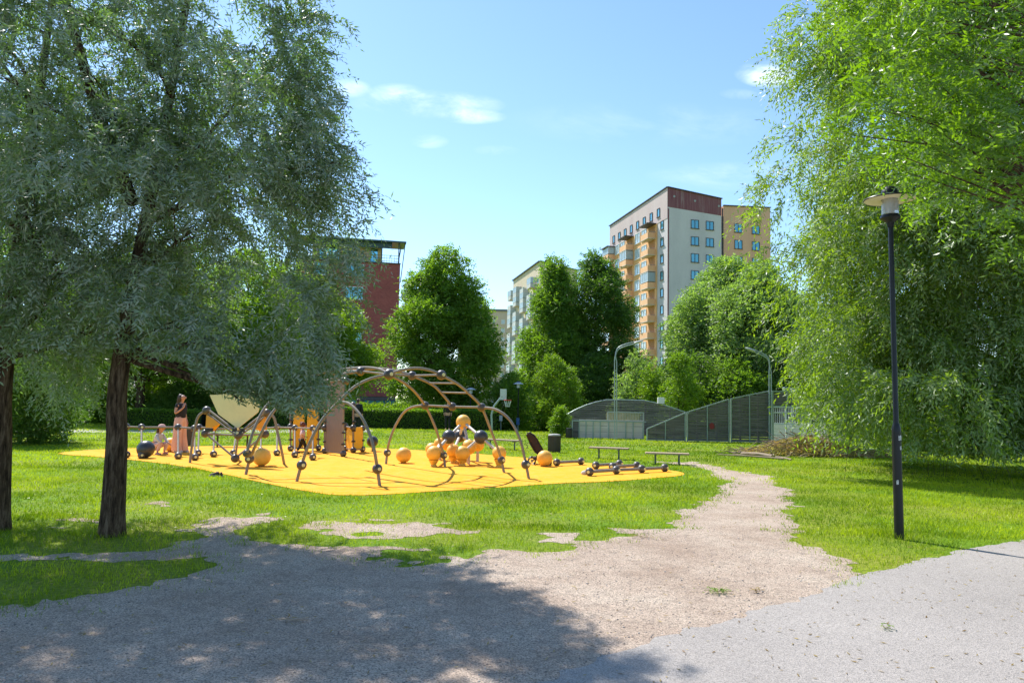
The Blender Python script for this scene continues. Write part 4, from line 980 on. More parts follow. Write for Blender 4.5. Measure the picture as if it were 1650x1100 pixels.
# --- middle beige block
be = thing('beige_apartment_block', 'beige apartment block with glazed balconies between two groups of trees', 'apartment block', (9, 180, 0))
c_ = P(870, 421.5, 190); cb = Vector((c_.x, c_.y, 0)); Hb = c_.z
lf = P(827, 452, 222); lb_ = Vector((lf.x, lf.y, 0)); rr_ = P(930, 433, 196); rb_ = Vector((rr_.x, rr_.y, 0))
m_bei = stainmat('beige_render', (.52, .43, .29), (.60, .50, .36), .2)
bkk = rb_+(lb_-cb)
block(be, 'beige_wall', m_bei, [(cb.x, cb.y), (rb_.x, rb_.y), (bkk.x, bkk.y), (lb_.x, lb_.y)], -2, [Hb, Hb-1.1, Hb-1.1, Hb])
Fl = Face(lb_, cb); Fr = Face(cb, rb_)
b = MB(); b.beam(Fl.pt(-.2, Hb+.1, .2), Fl.pt(Fl.L+.1, Hb+.1, .2), .5, .25); b.beam(Fr.pt(0, Hb+.1, .2), Fr.pt(Fr.L, Hb-1.0, .2), .5, .25); b.build('roof_edge', MATS['dark_trim'], be, True)
b = MB(); q = Fr.pt(5.0, Hb-.2, -4); b.box(q+Vector((0, 0, .8)), (1.6, 1.6, 1.6)); b.build('chimney', MATS['dark_trim'], be, True)
m_balg = stainmat('pale_balcony', (.42, .44, .44), (.55, .56, .55), .8)
for k in range(11):
    z = Hb-6.2-k*2.75
    for ci, a in enumerate((Fl.L-5.5, Fl.L-14, Fl.L-23, Fl.L-30.5)):
        if z > -1: balcony(Fl, a, z, 4.2, 1.6, 0, (k+ci) % 3 != 1, be, m_balg if (k+ci) % 2 else stain2 if False else m_balg, m_under)
for k in range(11):
    z = Hb-5.4-k*2.75
    if z > 0:
        for a in (Fl.L-1.6, Fl.L-9.7, Fl.L-18.5): window(be, Fl, a, z, 1.6, 1.5, m_frame_w, m_pane, 0)
        for a in (3.2, 7): window(be, Fr, a, z, 1.5, 1.5, m_frame_w, m_pane, 1)
# --- far pinkish block
fa = thing('pinkish_apartment_block', 'far pinkish beige apartment block glimpsed beside the big lime tree', 'apartment block', (-8, 260, 0))
a_ = P(740, 500, 262); b_ = P(835, 504, 262); m_pk = stainmat('far_pink_render', (.55, .43, .33), (.60, .49, .39), .2)
Ff = Face((a_.x, 262, 0), (b_.x, 262, 0))
block(fa, 'wall', m_pk, [(a_.x, 262), (b_.x, 262), (b_.x, 276), (a_.x, 276)], -2, a_.z)
MB().box(((a_.x+b_.x)/2, 266, a_.z+.3), (b_.x-a_.x+.6, 9, .7)).build('roof', mat('slate', (.15, .16, .18), .6), fa, True)
for k in range(11):
    for px in (762, 776, 796, 811): window(fa, Ff, P(px, 500, 262).x-a_.x, a_.z-4.5-k*3.1, 1.3 if px != 796 else .9, 1.5, m_frame_w, m_pane_cur, 1)
# --- red brick block
m_brick, N, L, b_ = nodemat('red_brick'); tc = N.new('ShaderNodeTexCoord'); mp = N.new('ShaderNodeMapping'); mp.inputs['Rotation'].default_value = (PI/2, 0, 0); L.new(tc.outputs['Object'], mp.inputs[0])
bt = N.new('ShaderNodeTexBrick'); bt.inputs['Scale'].default_value = 2.0; bt.inputs['Color1'].default_value = (.28, .062, .055, 1); bt.inputs['Color2'].default_value = (.35, .09, .075, 1); bt.inputs['Mortar'].default_value = (.22, .10, .09, 1); bt.inputs['Mortar Size'].default_value = .012
L.new(mp.outputs[0], bt.inputs['Vector']); nb = noise(N, L, tc.outputs['Object'], .5, 6, .7); c = mixc(N, L, .5, bt.outputs['Color'], ramp(N, L, nb, [(.3, (.65, .65, .7)), (.7, (1.15, 1.1, 1.1))]), 'MULTIPLY'); L.new(c, b_.inputs['Base Color']); b_.inputs['Roughness'].default_value = .9
rd = thing('brick_apartment_block', 'red brick apartment block with dark green roofed top terrace', 'apartment block', (-15.4, 103, 0))
rc = P(645, 426, 103); rg = Vector((rc.x, 103, 0)); Hr = rc.z; uv = Vector((.975, .222, 0)); l0 = rg-uv*14; Fb = Face(l0, rg); bkv = Vector((-.222, .975, 0))*14
LB2 = Fb.L
block(rd, 'brick_wall', m_brick, [(l0.x, l0.y), (rg.x, rg.y), (rg.x+bkv.x, rg.y+bkv.y), (l0.x+bkv.x, l0.y+bkv.y)], 1.9, Hr)
block(rd, 'plinth', mat('dark_plinth', (.12, .10, .10), .8), [(l0.x, l0.y+.1), (rg.x-.1, rg.y+.1), (rg.x+bkv.x-.1, rg.y+bkv.y), (l0.x+bkv.x, l0.y+bkv.y)], -.2, 1.9)
def fa_(px): # position along facade of a pixel column
    d = ray(px, 550); k = d.x/d.y; return (k*l0.y-l0.x)/(uv.x-k*uv.y)
for i, py in enumerate((463, 432-4, 500, 534, 568, 604, 627)):
    pass
for k in range(6):
    a = fa_(567.5); zt_ = P(567, 464+36.2*(k-1), 103).z
    window(rd, Fb, a, zt_-1.75, 2.45, 1.75, m_frame_w, m_pane_cy if k == 1 else m_pane, 0)
    window(rd, Fb, a-4.5, zt_-1.75, 2.0, 1.75, m_frame_w, m_pane, 0)
for px in (570, 598, 617, 632): window(rd, Fb, fa_(px), .35, 1.5, 1.1, m_frame_b, m_pane_cur if px == 598 else m_pane, 1)
m_dg = mat('dark_green_metal', (.012, .045, .042), .4)
Hroof = P(652, 390.5, 103).z
m_tb = mat('terrace_wall', (.62, .45, .24), .8); m_tb2 = mat('terrace_door', (.6, .66, .68), .4)
b = MB(); b.prism([Fb.pt(2, Hr+.1, -1.6), Fb.pt(LB2-2.6, Hr+.1, -1.6), Fb.pt(LB2-2.6, Hroof-.6, -1.6), Fb.pt(2, Hroof-.6, -1.6)], Fb.n*.2); b.build('terrace_wall', m_tb, rd, True)
MB().box(Fb.pt(LB2-3.6, Hr+1.15, -1.45), (.95, .08, 2.2), Fb.M()).build('terrace_door', m_pane_cy, rd, True); MB().box(Fb.pt(LB2-9.7, Hr+1.3, -1.45), (2.6, .08, 2.3), Fb.M()).build('terrace_window', m_pane_cy, rd, True)
b = MB(); b.box(Fb.pt(LB2/2+.3, Hroof-.12, -1.6), (LB2+.8, 4.6, .24), Fb.M()); b.box(Fb.pt(LB2/2, Hroof-.62, -.02), (LB2-2.4, .12, .75), Fb.M()); b.build('terrace_roof', m_dg, rd, True)
b = MB(); b.box(Fb.pt(LB2/2, Hr+.06, .05), (LB2+.1, .3, .14), Fb.M()); b.build('terrace_edge', m_dg, rd, True)
for a in (LB2-.25, LB2-2.6, LB2-8.6, LB2-13.6): MB().box(Fb.pt(a, (Hr+Hroof)/2, 0), (.16, .16, Hroof-Hr), Fb.M()).build('terrace_post', m_dg, rd, True)
for a, o_ in ((LB2-.2, -3.4),): MB().beam(Fb.pt(a, Hr, o_), Fb.pt(a+.5, Hroof, -3.4), .12, .12).build('terrace_post', m_dg, rd, True)
MB().beam(Fb.pt(LB2+.1, Hr-2.5, -.2), Fb.pt(LB2+.62, Hroof-.1, -.2), .1, .1).build('downpipe', m_dg, rd, True)
b = MB()
for z in (.25, .65, 1.05): b.tube([Fb.pt(0, Hr+.1+z, .05), Fb.pt(LB2-.2, Hr+.1+z, .05)], .028, 5)
a = .2
while a < LB2: b.tube([Fb.pt(a, Hr, .05), Fb.pt(a, Hr+1.15, .05)], .018, 4); a += .35
b.build('terrace_railing', m_black, rd, True)
# white balconies on the block's far right side
for k in range(3): MB().box((rg.x+.5, rg.y+3, Hr-4.2-k*3.1), (.9, 3, 1.0), bev=.03).build('side_balcony', m_balg, rd, True)
# pale low building at the left, behind the trees
pv = thing('low_pale_house', 'low pale house with grey pitched roof behind the tree trunk', 'house', (-42, 66, 0))
a_ = P(150, 665, 66); b_ = P(236, 665, 66)
block(pv, 'wall', mat('pale_wall', (.40, .33, .31), .85, var=.08, scale=1), [(a_.x, 66), (b_.x, 66), (b_.x, 74), (a_.x, 74)], 0, P(200, 640, 66).z)
b = MB(); z1 = P(200, 640, 66).z; b.add([(a_.x-.4, 65.5, z1), (b_.x+.4, 65.5, z1), (b_.x+.4, 74.5, z1), (a_.x-.4, 74.5, z1), (a_.x+1, 70, z1+1.8), (b_.x-1, 70, z1+1.8)], [(0, 1, 5, 4), (2, 3, 4, 5), (1, 2, 5), (3, 0, 4), (0, 3, 2, 1)]); b.build('roof', mat('pale_roof', (.50, .41, .38), .85, var=.08), pv, True)
# ------------------------------------------------------------------ vegetation
m_bark, N, L, b_ = nodemat('bark'); tc = N.new('ShaderNodeTexCoord'); mp = N.new('ShaderNodeMapping'); mp.inputs['Scale'].default_value = (14, 14, 2.2); L.new(tc.outputs['Object'], mp.inputs[0])
n1 = noise(N, L, mp.outputs[0], 1.6, 7, .7); n2 = noise(N, L, tc.outputs['Object'], 1.5, 4, .6)
c = ramp(N, L, n1, [(.36, (.02, .013, .008)), (.5, (.10, .066, .042)), (.66, (.24, .175, .12))]); c = mixc(N, L, .6, c, ramp(N, L, n2, [(.3, (.6, .6, .6)), (.7, (1.15, 1.1, 1.05))]), 'MULTIPLY')
L.new(c, b_.inputs['Base Color']); b_.inputs['Roughness'].default_value = .95; b_.inputs['Specular IOR Level'].default_value = .15; bumpn(N, L, b_, n1, 1.0, .05)
def unit(r, n):
    v = r.normal(0, 1, (n, 3)); return v/np.linalg.norm(v, axis=1, keepdims=True)
def norm(v): return v/(np.linalg.norm(v, axis=-1, keepdims=True)+1e-9)
def leafquads(pos, ax, nrm, Ln, W):
    ax = norm(ax); sd = norm(np.cross(ax, nrm)); h = (ax*Ln[:, None]); w_ = sd*(W/2)[:, None]; fold = norm(np.cross(sd, ax))*(W*.15)[:, None]
    V = np.stack([pos, pos+h*.42+w_+fold, pos+h, pos+h*.42-w_+fold], 1)
    return V.reshape(-1, 3)
def envelope_lobes(r, c, prof, n, rl, squash=.8, fill=.25, sx=1.0, sy=1.0, irr=.12):
    """lobes spread over a crown whose radius varies with height: prof = [(z, R)]"""
    zs = np.array([p[0] for p in prof]); Rs = np.array([p[1] for p in prof])
    out = []
    cdfz = np.linspace(zs[0], zs[-1], 200); wgt = np.interp(cdfz, zs, Rs)+.15; wgt /= wgt.sum()
    for i in range(n):
        z = r.choice(cdfz, p=wgt)+r.normal(0, .05); a = r.uniform(0, 2*PI); R = np.interp(z, zs, Rs)*(1+irr*(2*vnoise(np.array([(math.cos(a)+1)*1.3+z*.25]), np.array([(math.sin(a)+1)*1.3+z*2.2/max(1, rl*3)]), 17)[0]-1))
        q = R*(1-rl*.0)*(r.uniform(.82, 1.06) if r.random() > fill else r.uniform(.1, .8)); rr = rl*r.uniform(.55, 1.45)
        q = max(0, q-rr*.7)
        out.append((c[0]+math.cos(a)*q*sx, c[1]+math.sin(a)*q*sy, z, rr, rr, rr*squash))
    return np.array(out)
def shoots(r, lobes, n, K, sl, ll, lw, droop, up=.2, spread=.55, shell=.6, opp=False, jit=.25, c0=None, grp=1, gl=.45):
    w_ = lobes[:, 3]**2; idx = r.choice(len(lobes), n, p=w_/w_.sum()); Lb = lobes[idx]
    d = unit(r, n); d[:, 2] += .12; d = norm(d)
    pos = Lb[:, :3]+d*Lb[:, 3:6]*(shell+(1-shell)*r.random((n, 1)))
    out = norm(d+np.array([0, 0, up])+r.normal(0, jit, (n, 3)))
    if c0 is not None: out = norm(out+.7*norm((pos-c0)*np.array([1, 1, .3])))
    if grp > 1:                      # several shoots share one spray
        m_ = n//grp; n = m_*grp; g = np.repeat(np.arange(m_)*grp, grp); tt0 = np.tile((np.arange(grp)+.3)/grp, m_)[:, None]
        ax0 = out[g]; ln = gl*np.repeat(r.uniform(.6, 1.3, m_), grp)[:, None]
        p0 = pos[g]+ax0*tt0*ln; p0[:, 2] -= (droop*.5*(tt0*ln)**1)[:, 0]
        out = norm(ax0*.9+unit(r, n)*.55-np.array([0, 0, .25])*tt0); pos = p0
    sl_ = sl*r.uniform(.5, 1.4, n); t = np.linspace(.06, 1, K)[None, :]
    dr = droop*r.uniform(.5, 1.5, n)
    tt = t*sl_[:, None]
    p = pos[:, None]+out[:, None]*tt[..., None]; p[..., 2] -= (dr[:, None]*t*tt)
    tan = out[:, None]+np.zeros((n, K, 3)); tan[..., 2] -= 2*dr[:, None]*t; tan = norm(tan)
    side = norm(np.cross(tan, r.normal(0, 1, (n, 1, 3))+np.array([0, 0, 1.5])))
    sg = np.where((np.arange(K) % 2) == 0, 1, -1)[None, :, None]
    ax = norm(tan*(1-spread)+side*sg*spread+r.normal(0, .18, (n, K, 3)))
    nm = norm(np.cross(ax, side)+r.normal(0, .35, (n, K, 3)))
    m = n*K
    Ln = ll*r.uniform(.6, 1.25, m); W = lw*r.uniform(.7, 1.3, m)
    V = leafquads(p.reshape(-1, 3), ax.reshape(-1, 3), nm.reshape(-1, 3), Ln, W)
    rnd = np.clip(np.repeat(np.repeat(r.uniform(.0, 1, n//grp+1), grp)[:n]*.6+.4*r.uniform(0,1,n), K)*.6+r.uniform(0, 1, m)*.4, 0, 1)
    # thin stems
    return V, rnd, p
def crown(root, V, rnd, m, name='crown'):
    off = np.array(wloc(root)); o = npmesh(name, V-off, np.arange(len(V)).reshape(-1, 4), m, root, rnd); return o
def limb_pts(r, a, b, n=6, wob=.08, sag=.0):
    a = np.array(a, float); b = np.array(b, float); L_ = np.linalg.norm(b-a); out = []
    w1 = r.normal(0, wob*L_, 3)
    for i in range(n+1):
        t = i/n; p = a+(b-a)*t+w1*math.sin(PI*t)*.8+np.array([0, 0, L_*.05*math.sin(PI*t)]); out.append(tuple(p))
    return out
def limbs(b, r, base, fork, top, lobes, r0, nl, rb=.5):
    """trunk from base to top, with limbs starting between fork and top to lobes"""
    base = Vector(base); top = Vector(top); fork = Vector(fork)
    p = catmull([base-Vector((0, 0, .15)), base+Vector((0, 0, .12)), base.lerp(fork, .5), fork, fork.lerp(top, .5), top], 5)
    n = len(p); H = top.z-base.z
    rr = [max(.02, r0*(1.0-.9*max(0, (q.z-base.z)/H)**.9)+r0*.16*math.exp(-max(0, q.z-base.z)/.15)) for q in p]
    b.tube(p, rr, 14)
    for i in r.choice(len(lobes), min(nl, len(lobes)), replace=False):
        l = lobes[i]; zt = l[2]; s = min(.97, max(0, (zt-.6*np.hypot(l[0]-fork.x, l[1]-fork.y)-fork.z)/(top.z-fork.z)))
        st = fork.lerp(top, s*.9); rad = max(.010, r0*.27*(1-.75*s)); q = limb_pts(r, st, tuple(np.array(st)*.2+np.array(l[:3])*.8), 7, .12)
        b.tube(q, [rad*(1-.8*k/7)+.006 for k in range(8)], 7, False)
        e = Vector(l[:3])
        for k in range(4):
            e2 = e+Vector(r.normal(0, 1, 3)).normalized()*l[3]*.8; s_ = Vector(q[4]); b.tube([s_, s_.lerp(e2, .5)+Vector((0, 0, .1)), e2], [rad*.35, rad*.22, .006], 5, False)
# leaf colours
lm_silver = leafmat('silver_willow_leaf', (.09, .13, .065), (.24, .29, .18), back=(.31, .355, .28), trans=.32, rough=.5, spec=.4, tcol=(1.3, 2.0, .3))
lm_willow = leafmat('willow_leaf', (.06, .12, .016), (.22, .32, .05), back=(.25, .32, .15), trans=.43, rough=.45, spec=.5, tcol=(2.5, 2.5, .4))
lm_ash = leafmat('ash_leaf', (.03, .08, .006), (.15, .27, .02), back=(.16, .235, .09), trans=.46, rough=.4, spec=.5, tcol=(2.7, 2.6, .35))
lm_lime = leafmat('lime_leaf', (.055, .12, .014), (.18, .29, .04), trans=.46, rough=.5, spec=.3, tcol=(2.2, 2.3, .6))
lm_dark = leafmat('dark_leaf', (.035, .085, .014), (.12, .20, .032), trans=.42, rough=.5, spec=.3)
lm_bright = leafmat('bright_leaf', (.085, .17, .012), (.20, .32, .03), trans=.42, rough=.5, spec=.3, tcol=(2, 2, .5))
lm_pale = leafmat('pale_willow_leaf', (.13, .20, .065), (.30, .39, .16), trans=.44, rough=.5, spec=.35, tcol=(1.8, 2.1, .6))
# --- near silver willow
r = np.random.default_rng(21)
t1 = TREE1; tree = thing('silver_willow', 'silver leaved willow with dark furrowed trunk standing nearest on the left lawn', 'tree', t1)
cx_, cy_ = t1.x+.15, t1.y
prof = [(2.5, 1.6), (3.0, 2.2), (3.8, 2.5), (4.6, 2.5), (5.6, 2.3), (6.6, 2.2), (7.6, 2.0), (8.6, 1.6), (9.5, .8)]
lobes = envelope_lobes(r, (cx_, cy_), prof, 135, .47, .85, .3, irr=.22)
def PL(px, py, Y, rad): v = P(px, py, Y); return (v.x, v.y, v.z, rad, rad, rad*.85)
ex = [PL(562, 325, 9.3, .24), PL(530, 300, 9.2, .34), PL(545, 400, 9.2, .28), PL(520, 465, 9.0, .38), PL(480, 520, 8.8, .5), PL(470, 590, 8.8, .42), PL(420, 600, 8.7, .4), PL(478, 606, 9.3, .24), PL(522, 652, 9.4, .15), PL(455, 630, 8.6, .22), PL(380, 600, 8.8, .38), PL(340, 575, 8.6, .42), PL(290, 560, 8.5, .38), PL(240, 500, 8.3, .5),
      PL(490, 250, 9.4, .45), PL(470, 130, 9.6, .5), PL(480, 60, 9.8, .45), PL(470, 20, 9.6, .55), PL(120, 540, 8.8, .45), PL(60, 520, 9.3, .55), PL(90, 430, 8.8, .6),
      PL(352, 622, 8.8, .26), PL(378, 630, 8.9, .22), PL(402, 636, 8.8, .24), PL(432, 640, 8.7, .24), PL(325, 600, 8.8, .26), PL(300, 585, 8.8, .28), PL(490, 640, 9.2, .22), PL(532, 660, 9.4, .12), PL(478, 622, 9.0, .28), PL(515, 665, 9.4, .14), PL(460, 640, 8.9, .2), PL(505, 520, 9.2, .28), PL(480, 560, 9.1, .34)]
lobes = np.concatenate([lobes, np.array(ex)])
keep = lobes[:, 2]-lobes[:, 5]*.9 > np.where(np.arange(len(lobes)) < 135, 1.75, 1.3)
lobes = lobes[keep]; lobes = lobes[(lobes[:, 2] < 6.9) | (r.random(len(lobes)) < .3)]
cc = np.array([cx_, cy_, 4.5])
V, R, pts = shoots(r, lobes, 17000, 11, .25, .088, .020, .7, up=.1, spread=.5, shell=.15, c0=cc, grp=6, gl=.34)
def cull(V, R, zf):
    q = V.reshape(-1, 4, 3); m_ = q.mean(1); k = q[:, :, 2].min(1) > zf(m_[:, 0], m_[:, 1])+.12*np.random.default_rng(3).random(len(R))
    return q[k].reshape(-1, 3), R[k]
zf1 = lambda x, y: np.interp(x/y*1200+825, [180, 300, 335, 380, 430, 500, 545, 600], [2.12, 1.98, 1.74, 1.60, 1.54, 1.42, 1.40, 1.9])+.16*vnoise(x*3.1, y*3.1, 8)
V, R = cull(V, R, zf1)
crown(tree, V, R, lm_silver)
b = MB(); fork = P(196, 575, t1.y+.02); limbs(b, r, t1, (fork.x, fork.y, fork.z), (t1.x+.75, t1.y+.1, 8.8), lobes, .15, 16)
g0 = P(205, 568, t1.y); b.tube([g0, P(240, 563, t1.y-.3), P(275, 563, t1.y-.6), P(330, 545, t1.y-1)], [.05, .045, .04, .02], 8)
b.tube([P(215, 330, t1.y), P(150, 160, t1.y-.2), P(105, 0, t1.y-.3), P(80, -120, t1.y-.3)], [.09, .07, .055, .04], 8)
b.tube([P(440, 275, 9.2), P(490, 268, 9.2), P(540, 262, 9.2), P(575, 275, 9.2)], [.022, .018, .012, .006], 6)
for i in range(0, 1500):
    q = pts[i*3]
    if q[:, 2].min() < 2.1: continue; b.tube([q[0], q[5], q[10]], [.004, .003, .001], 3, False)
b.build('trunk', m_bark, tree, True)
# --- second silver willow at the left edge
r = np.random.default_rng(22)
t2 = G(-6, 853); tree = thing('silver_willow', 'silver leaved willow whose trunk is cut by the left picture edge', 'tree', t2)
prof = [(2.2, 1.4), (3.0, 2.2), (4.2, 2.6), (5.6, 2.7), (7, 2.5), (8.4, 2.0), (9.6, .8)]
lobes = envelope_lobes(r, (t2.x-.6, t2.y+.5), prof, 110, .52, .85, .3)
lobes = np.concatenate([lobes, np.array([PL(60, 560, 9.8, .4), PL(20, 500, 9.0, .6), PL(100, 590, 10.6, .35), PL(150, 560, 11, .45), PL(40, 250, 10.5, .7), PL(120, 100, 11, .8)])])
lobes = lobes[lobes[:, 2]-lobes[:, 5] > 1.7]; lobes = lobes[(lobes[:, 2] < 6.2) | (r.random(len(lobes)) < .25)]
V, R, pts = shoots(r, lobes, 11500, 11, .26, .088, .020, .7, up=.1, spread=.5, shell=.25, grp=6, gl=.4, c0=np.array([t2.x, t2.y, 4.5]))
crown(tree, V, R, lm_silver); b = MB(); f_ = P(8, 575, t2.y); limbs(b, r, t2, (f_.x, f_.y, f_.z), (t2.x+.2, t2.y+.2, 8.8), lobes, .15, 22); b.build('trunk', m_bark, tree, True)
# --- big willow right
r = np.random.default_rng(23)
bx_, by_ = 13.25, 21.3
tree = thing('weeping_willow', 'large bright green willow hanging to the lawn on the right', 'tree', (16.6, 22.5, 0))
prof = [(1.0, 2.6), (2.0, 3.6), (4, 4.2), (6, 4.1), (8, 4.2), (10, 4.25), (12.5, 4.1), (14.5, 3.2), (16, 1.2)]
lobes = envelope_lobes(r, (bx_, by_), prof, 300, .72, .9, .22, irr=.2)
ex = [PL(1275, 470, 20.5, .5), PL(1262, 300, 20.5, .55), PL(1285, 235, 20.5, .6), PL(1300, 100, 20.8, .7), PL(1310, 30, 21, .7), PL(1325, 540, 19.6, .7), PL(1345, 600, 19.3, .65), PL(1350, 640, 19.0, .45), PL(1400, 640, 18.6, .6), PL(1440, 670, 18.2, .5), PL(1500, 690, 17.6, .4), PL(1560, 690, 17.2, .45), PL(1590, 700, 17.2, .3), PL(1540, 640, 17.2, .7), PL(1470, 620, 17.6, .7), PL(1222, 400, 20.4, .28), PL(1230, 350, 20.4, .25), PL(1245, 430, 20.4, .3), PL(1330, 400, 19.5, .8), PL(1400, 680, 18.7, .35)]
lobes = np.concatenate([lobes, np.array(ex)])
V, R, pts = shoots(r, lobes, 56000, 9, .5, .16, .041, .9, up=.0, spread=.42, shell=.3, grp=5, gl=.7, c0=np.array([bx_, by_, 7.]))
k = V.reshape(-1, 4, 3)[:, :, 2].min(1) > .42+.25*np.random.default_rng(1).random(len(R)); V = V.reshape(-1, 4, 3)[k].reshape(-1, 3); R = R[k]
crown(tree, V, R, lm_willow); b = MB(); limbs(b, r, (16.6, 22.5, 0), (16.4, 22.4, 2.0), (bx_+.8, by_+.3, 13.5), lobes[lobes[:, 0] > 11.2], .36, 30)
for i in range(0, 1200):
    q = pts[i*3]; b.tube([q[0], q[4], q[8]], [.008, .006, .003], 3, False)
b.build('trunk', m_bark, tree, True)
r = np.random.default_rng(33)
tree = thing('weeping_willow', 'second willow standing behind the big hanging one at the right edge', 'tree', (21, 24, 0))
lobes = envelope_lobes(r, (21, 24), [(1.5, 3), (4, 4.4), (8, 4.6), (12, 4.2), (15, 1.5)], 130, 1.0, .9, .2)
V, R, pts = shoots(r, lobes, 20000, 8, .55, .18, .045, .9, up=.0, spread=.42, shell=.3, grp=5, gl=.7)
crown(tree, V, R, lm_willow); b = MB(); limbs(b, r, (21, 24, 0), (21, 24, 2.2), (21.2, 24, 12.5), lobes, .4, 30); b.build('trunk', m_bark, tree, True)
# --- ash at upper right, nearer than the willow
r = np.random.default_rng(24)
tree = thing('ash_tree', 'ash with bold feathery leaves reaching in at the upper right corner', 'tree', (9.6, 9.0, 0))
lobes = envelope_lobes(r, (8.9, 9.6), [(4.2, 2.2), (5, 3.6), (6.5, 4.1), (8, 3.8), (9.5, 2.6), (10.4, 1)], 95, .55, .8, .2)
ex = [PL(1330, 130, 9.5, .22), PL(1390, 200, 9.3, .35), PL(1400, 80, 9.3, .45), PL(1450, 150, 9, .5), PL(1480, 240, 8.8, .4), PL(1540, 270, 8.6, .4), PL(1600, 290, 8.4, .4), PL(1640, 310, 8.2, .3), PL(1550, 150, 8.6, .5), PL(1620, 200, 8.4, .5), PL(1430, 30, 9, .5), PL(1520, 60, 9, .6)]
lobes = np.concatenate([lobes, np.array(ex)]); lobes = lobes[(lobes[:, 0]/lobes[:, 1] > .435)]
V, R, pts = shoots(r, lobes, 7000, 13, .34, .105, .029, .35, up=.2, spread=.68, shell=.2, jit=.35, grp=3, gl=.3)
crown(tree, V, R, lm_ash); b = MB(); limbs(b, r, (9.6, 9.0, 0), (9.4, 9.2, 3.2), (9.0, 9.5, 9.2), lobes, .2, 45); b.build('trunk', m_bark, tree, True)
# --- generic broadleaf crowns behind
def broadleaf(name, label, base, prof, m, nl, rl, nleaf, ls, seed, r0=.3, fork=.22, droop=.25, K=7, sl=None, group='trees and shrubs beyond the lawn', squash=.85, sx=1, sy=1, fill=.15, trunk=True, shell=.5, lean=(0, 0)):
    r = np.random.default_rng(seed); base = Vector(base); base.z = gz(base.x, base.y)
    t = thing(name, label, 'shrub' if 'shrub' in name or 'bush' in name else 'tree', base, 0, group)
    pr = [(z+base.z, R) for z, R in prof]; c = (base.x+lean[0], base.y+lean[1])
    lb_ = envelope_lobes(r, c, pr, nl, rl, squash, fill, sx, sy, .34)
    V, R, pts = shoots(r, lb_, nleaf, K, sl or ls*3.2, ls, ls*.55, droop, up=.25, spread=.6, shell=shell)
    crown(t, V, R, m)
    if trunk:
        H = prof[-1][0]; b = MB(); limbs(b, r, base, (base.x, base.y, base.z+H*fork), (base.x+lean[0]*.8, base.y+lean[1]*.8, base.z+H*.88), lb_, r0, min(26, nl//2)); b.build('trunk', m_bark, t, True)
    return t
def at(px, Y): v = P(px, 640, Y); return (v.x, Y, 0)
def zat(py, Y): return CAMZ+(646-py)/FP*Y
# big lime tree centre
Y = 52
broadleaf('lime_tree', 'tall broad lime tree just right of the brick block', at(713, Y), [(1.6, 2.3), (3.4, 3.35), (5.5, 3.55), (8, 3.0), (9.8, 2.4), (11.2, 1.6), (12.3, .5)], lm_lime, 170, .66, 16000, .19, 31, .34, .3, sx=1.0, shell=.55)
Y = 58
broadleaf('lime_tree', 'tall dark lime tree, left of the close pair before the orange tower', at(890, Y), [(1.6, 2.5), (4, 3.0), (7, 2.7), (10, 2.0), (12.0, 1.3), (13.8, .3)], lm_lime, 150, .7, 14000, .19, 32, .34, .25)
broadleaf('lime_tree', 'tallest dark tree, right of the close pair before the orange tower', at(958, Y+1), [(1.6, 2.8), (4, 3.2), (7, 3.0), (10, 2.6), (13, 1.9), (15.1, .6)], lm_dark, 150, .72, 14000, .19, 33, .34, .25)
# willows behind the court
Y = 56
broadleaf('pale_willow', 'pale green feathery willow behind the court, left of the pair', at(1142, Y), [(1.5, 3.6), (4, 4.6), (7, 4.4), (9.8, 3.6), (12, 2.5), (14.1, .9)], lm_pale, 190, .85, 19000, .21, 34, .4, .25, droop=.5, lean=(1.2, 0))
broadleaf('pale_willow', 'pale green feathery willow behind the court, right of the pair', at(1232, Y-4), [(1.5, 3.8), (3.5, 4.5), (6.5, 4.3), (9.4, 3.6), (11.5, 2.2), (13.0, .8)], lm_pale, 190, .85, 19000, .20, 35, .4, .25, droop=.5)
broadleaf('pale_willow', 'deep green willow between the court lamp and the big right willow', at(1330, Y-2), [(1.5, 3.4), (4, 3.8), (7, 3.2), (9, 1.6)], lm_lime, 80, .9, 6000, .2, 36, .4, .25, droop=.5)
# mixed shrubs behind the court
broadleaf('wild_bush', 'loose grey green bush behind the rounded court wall', at(1028, 50), [(0, 1.6), (2, 1.9), (4, 1.8), (5.6, 1.0), (6.4, .4)], lm_pale, 60, .5, 4200, .14, 37, .1, .2, fill=.3)
broadleaf('wild_bush', 'yellow green bush behind the middle of the rounded court wall', at(1052, 48), [(0, 1.2), (2, 1.3), (3.6, 1.0), (4.6, .3)], lm_bright, 40, .4, 2600, .12, 38, .1, .2)
broadleaf('round_shrub', 'rounded yellow green shrub where court wall meets the climbing fence', at(1093, 44), [(.5, 1.0), (2.2, 1.15), (3.4, .9), (4.3, .3)], lm_bright, 40, .38, 2600, .11, 39, .1, .2)
broadleaf('wild_bush', 'dark tall bush filling the gap behind the round yellow green shrub', at(1115, 50), [(0, 2.0), (3, 2.2), (5, 1.6), (6, .5)], lm_dark, 50, .6, 3000, .16, 40, .1, .2)
broadleaf('wild_bush', 'dark bush behind the high end of the climbing fence', at(1180, 49), [(0, 2.4), (3, 2.6), (4.6, 1.8), (5.6, .5)], lm_lime, 60, .6, 3600, .16, 41, .1, .2)
broadleaf('wild_bush', 'dark low bush behind the court cabinet', at(1275, 49), [(0, 2.6), (3, 2.8), (4.8, 1.6), (5.6, .5)], lm_dark, 60, .6, 3400, .16, 42, .1, .2)
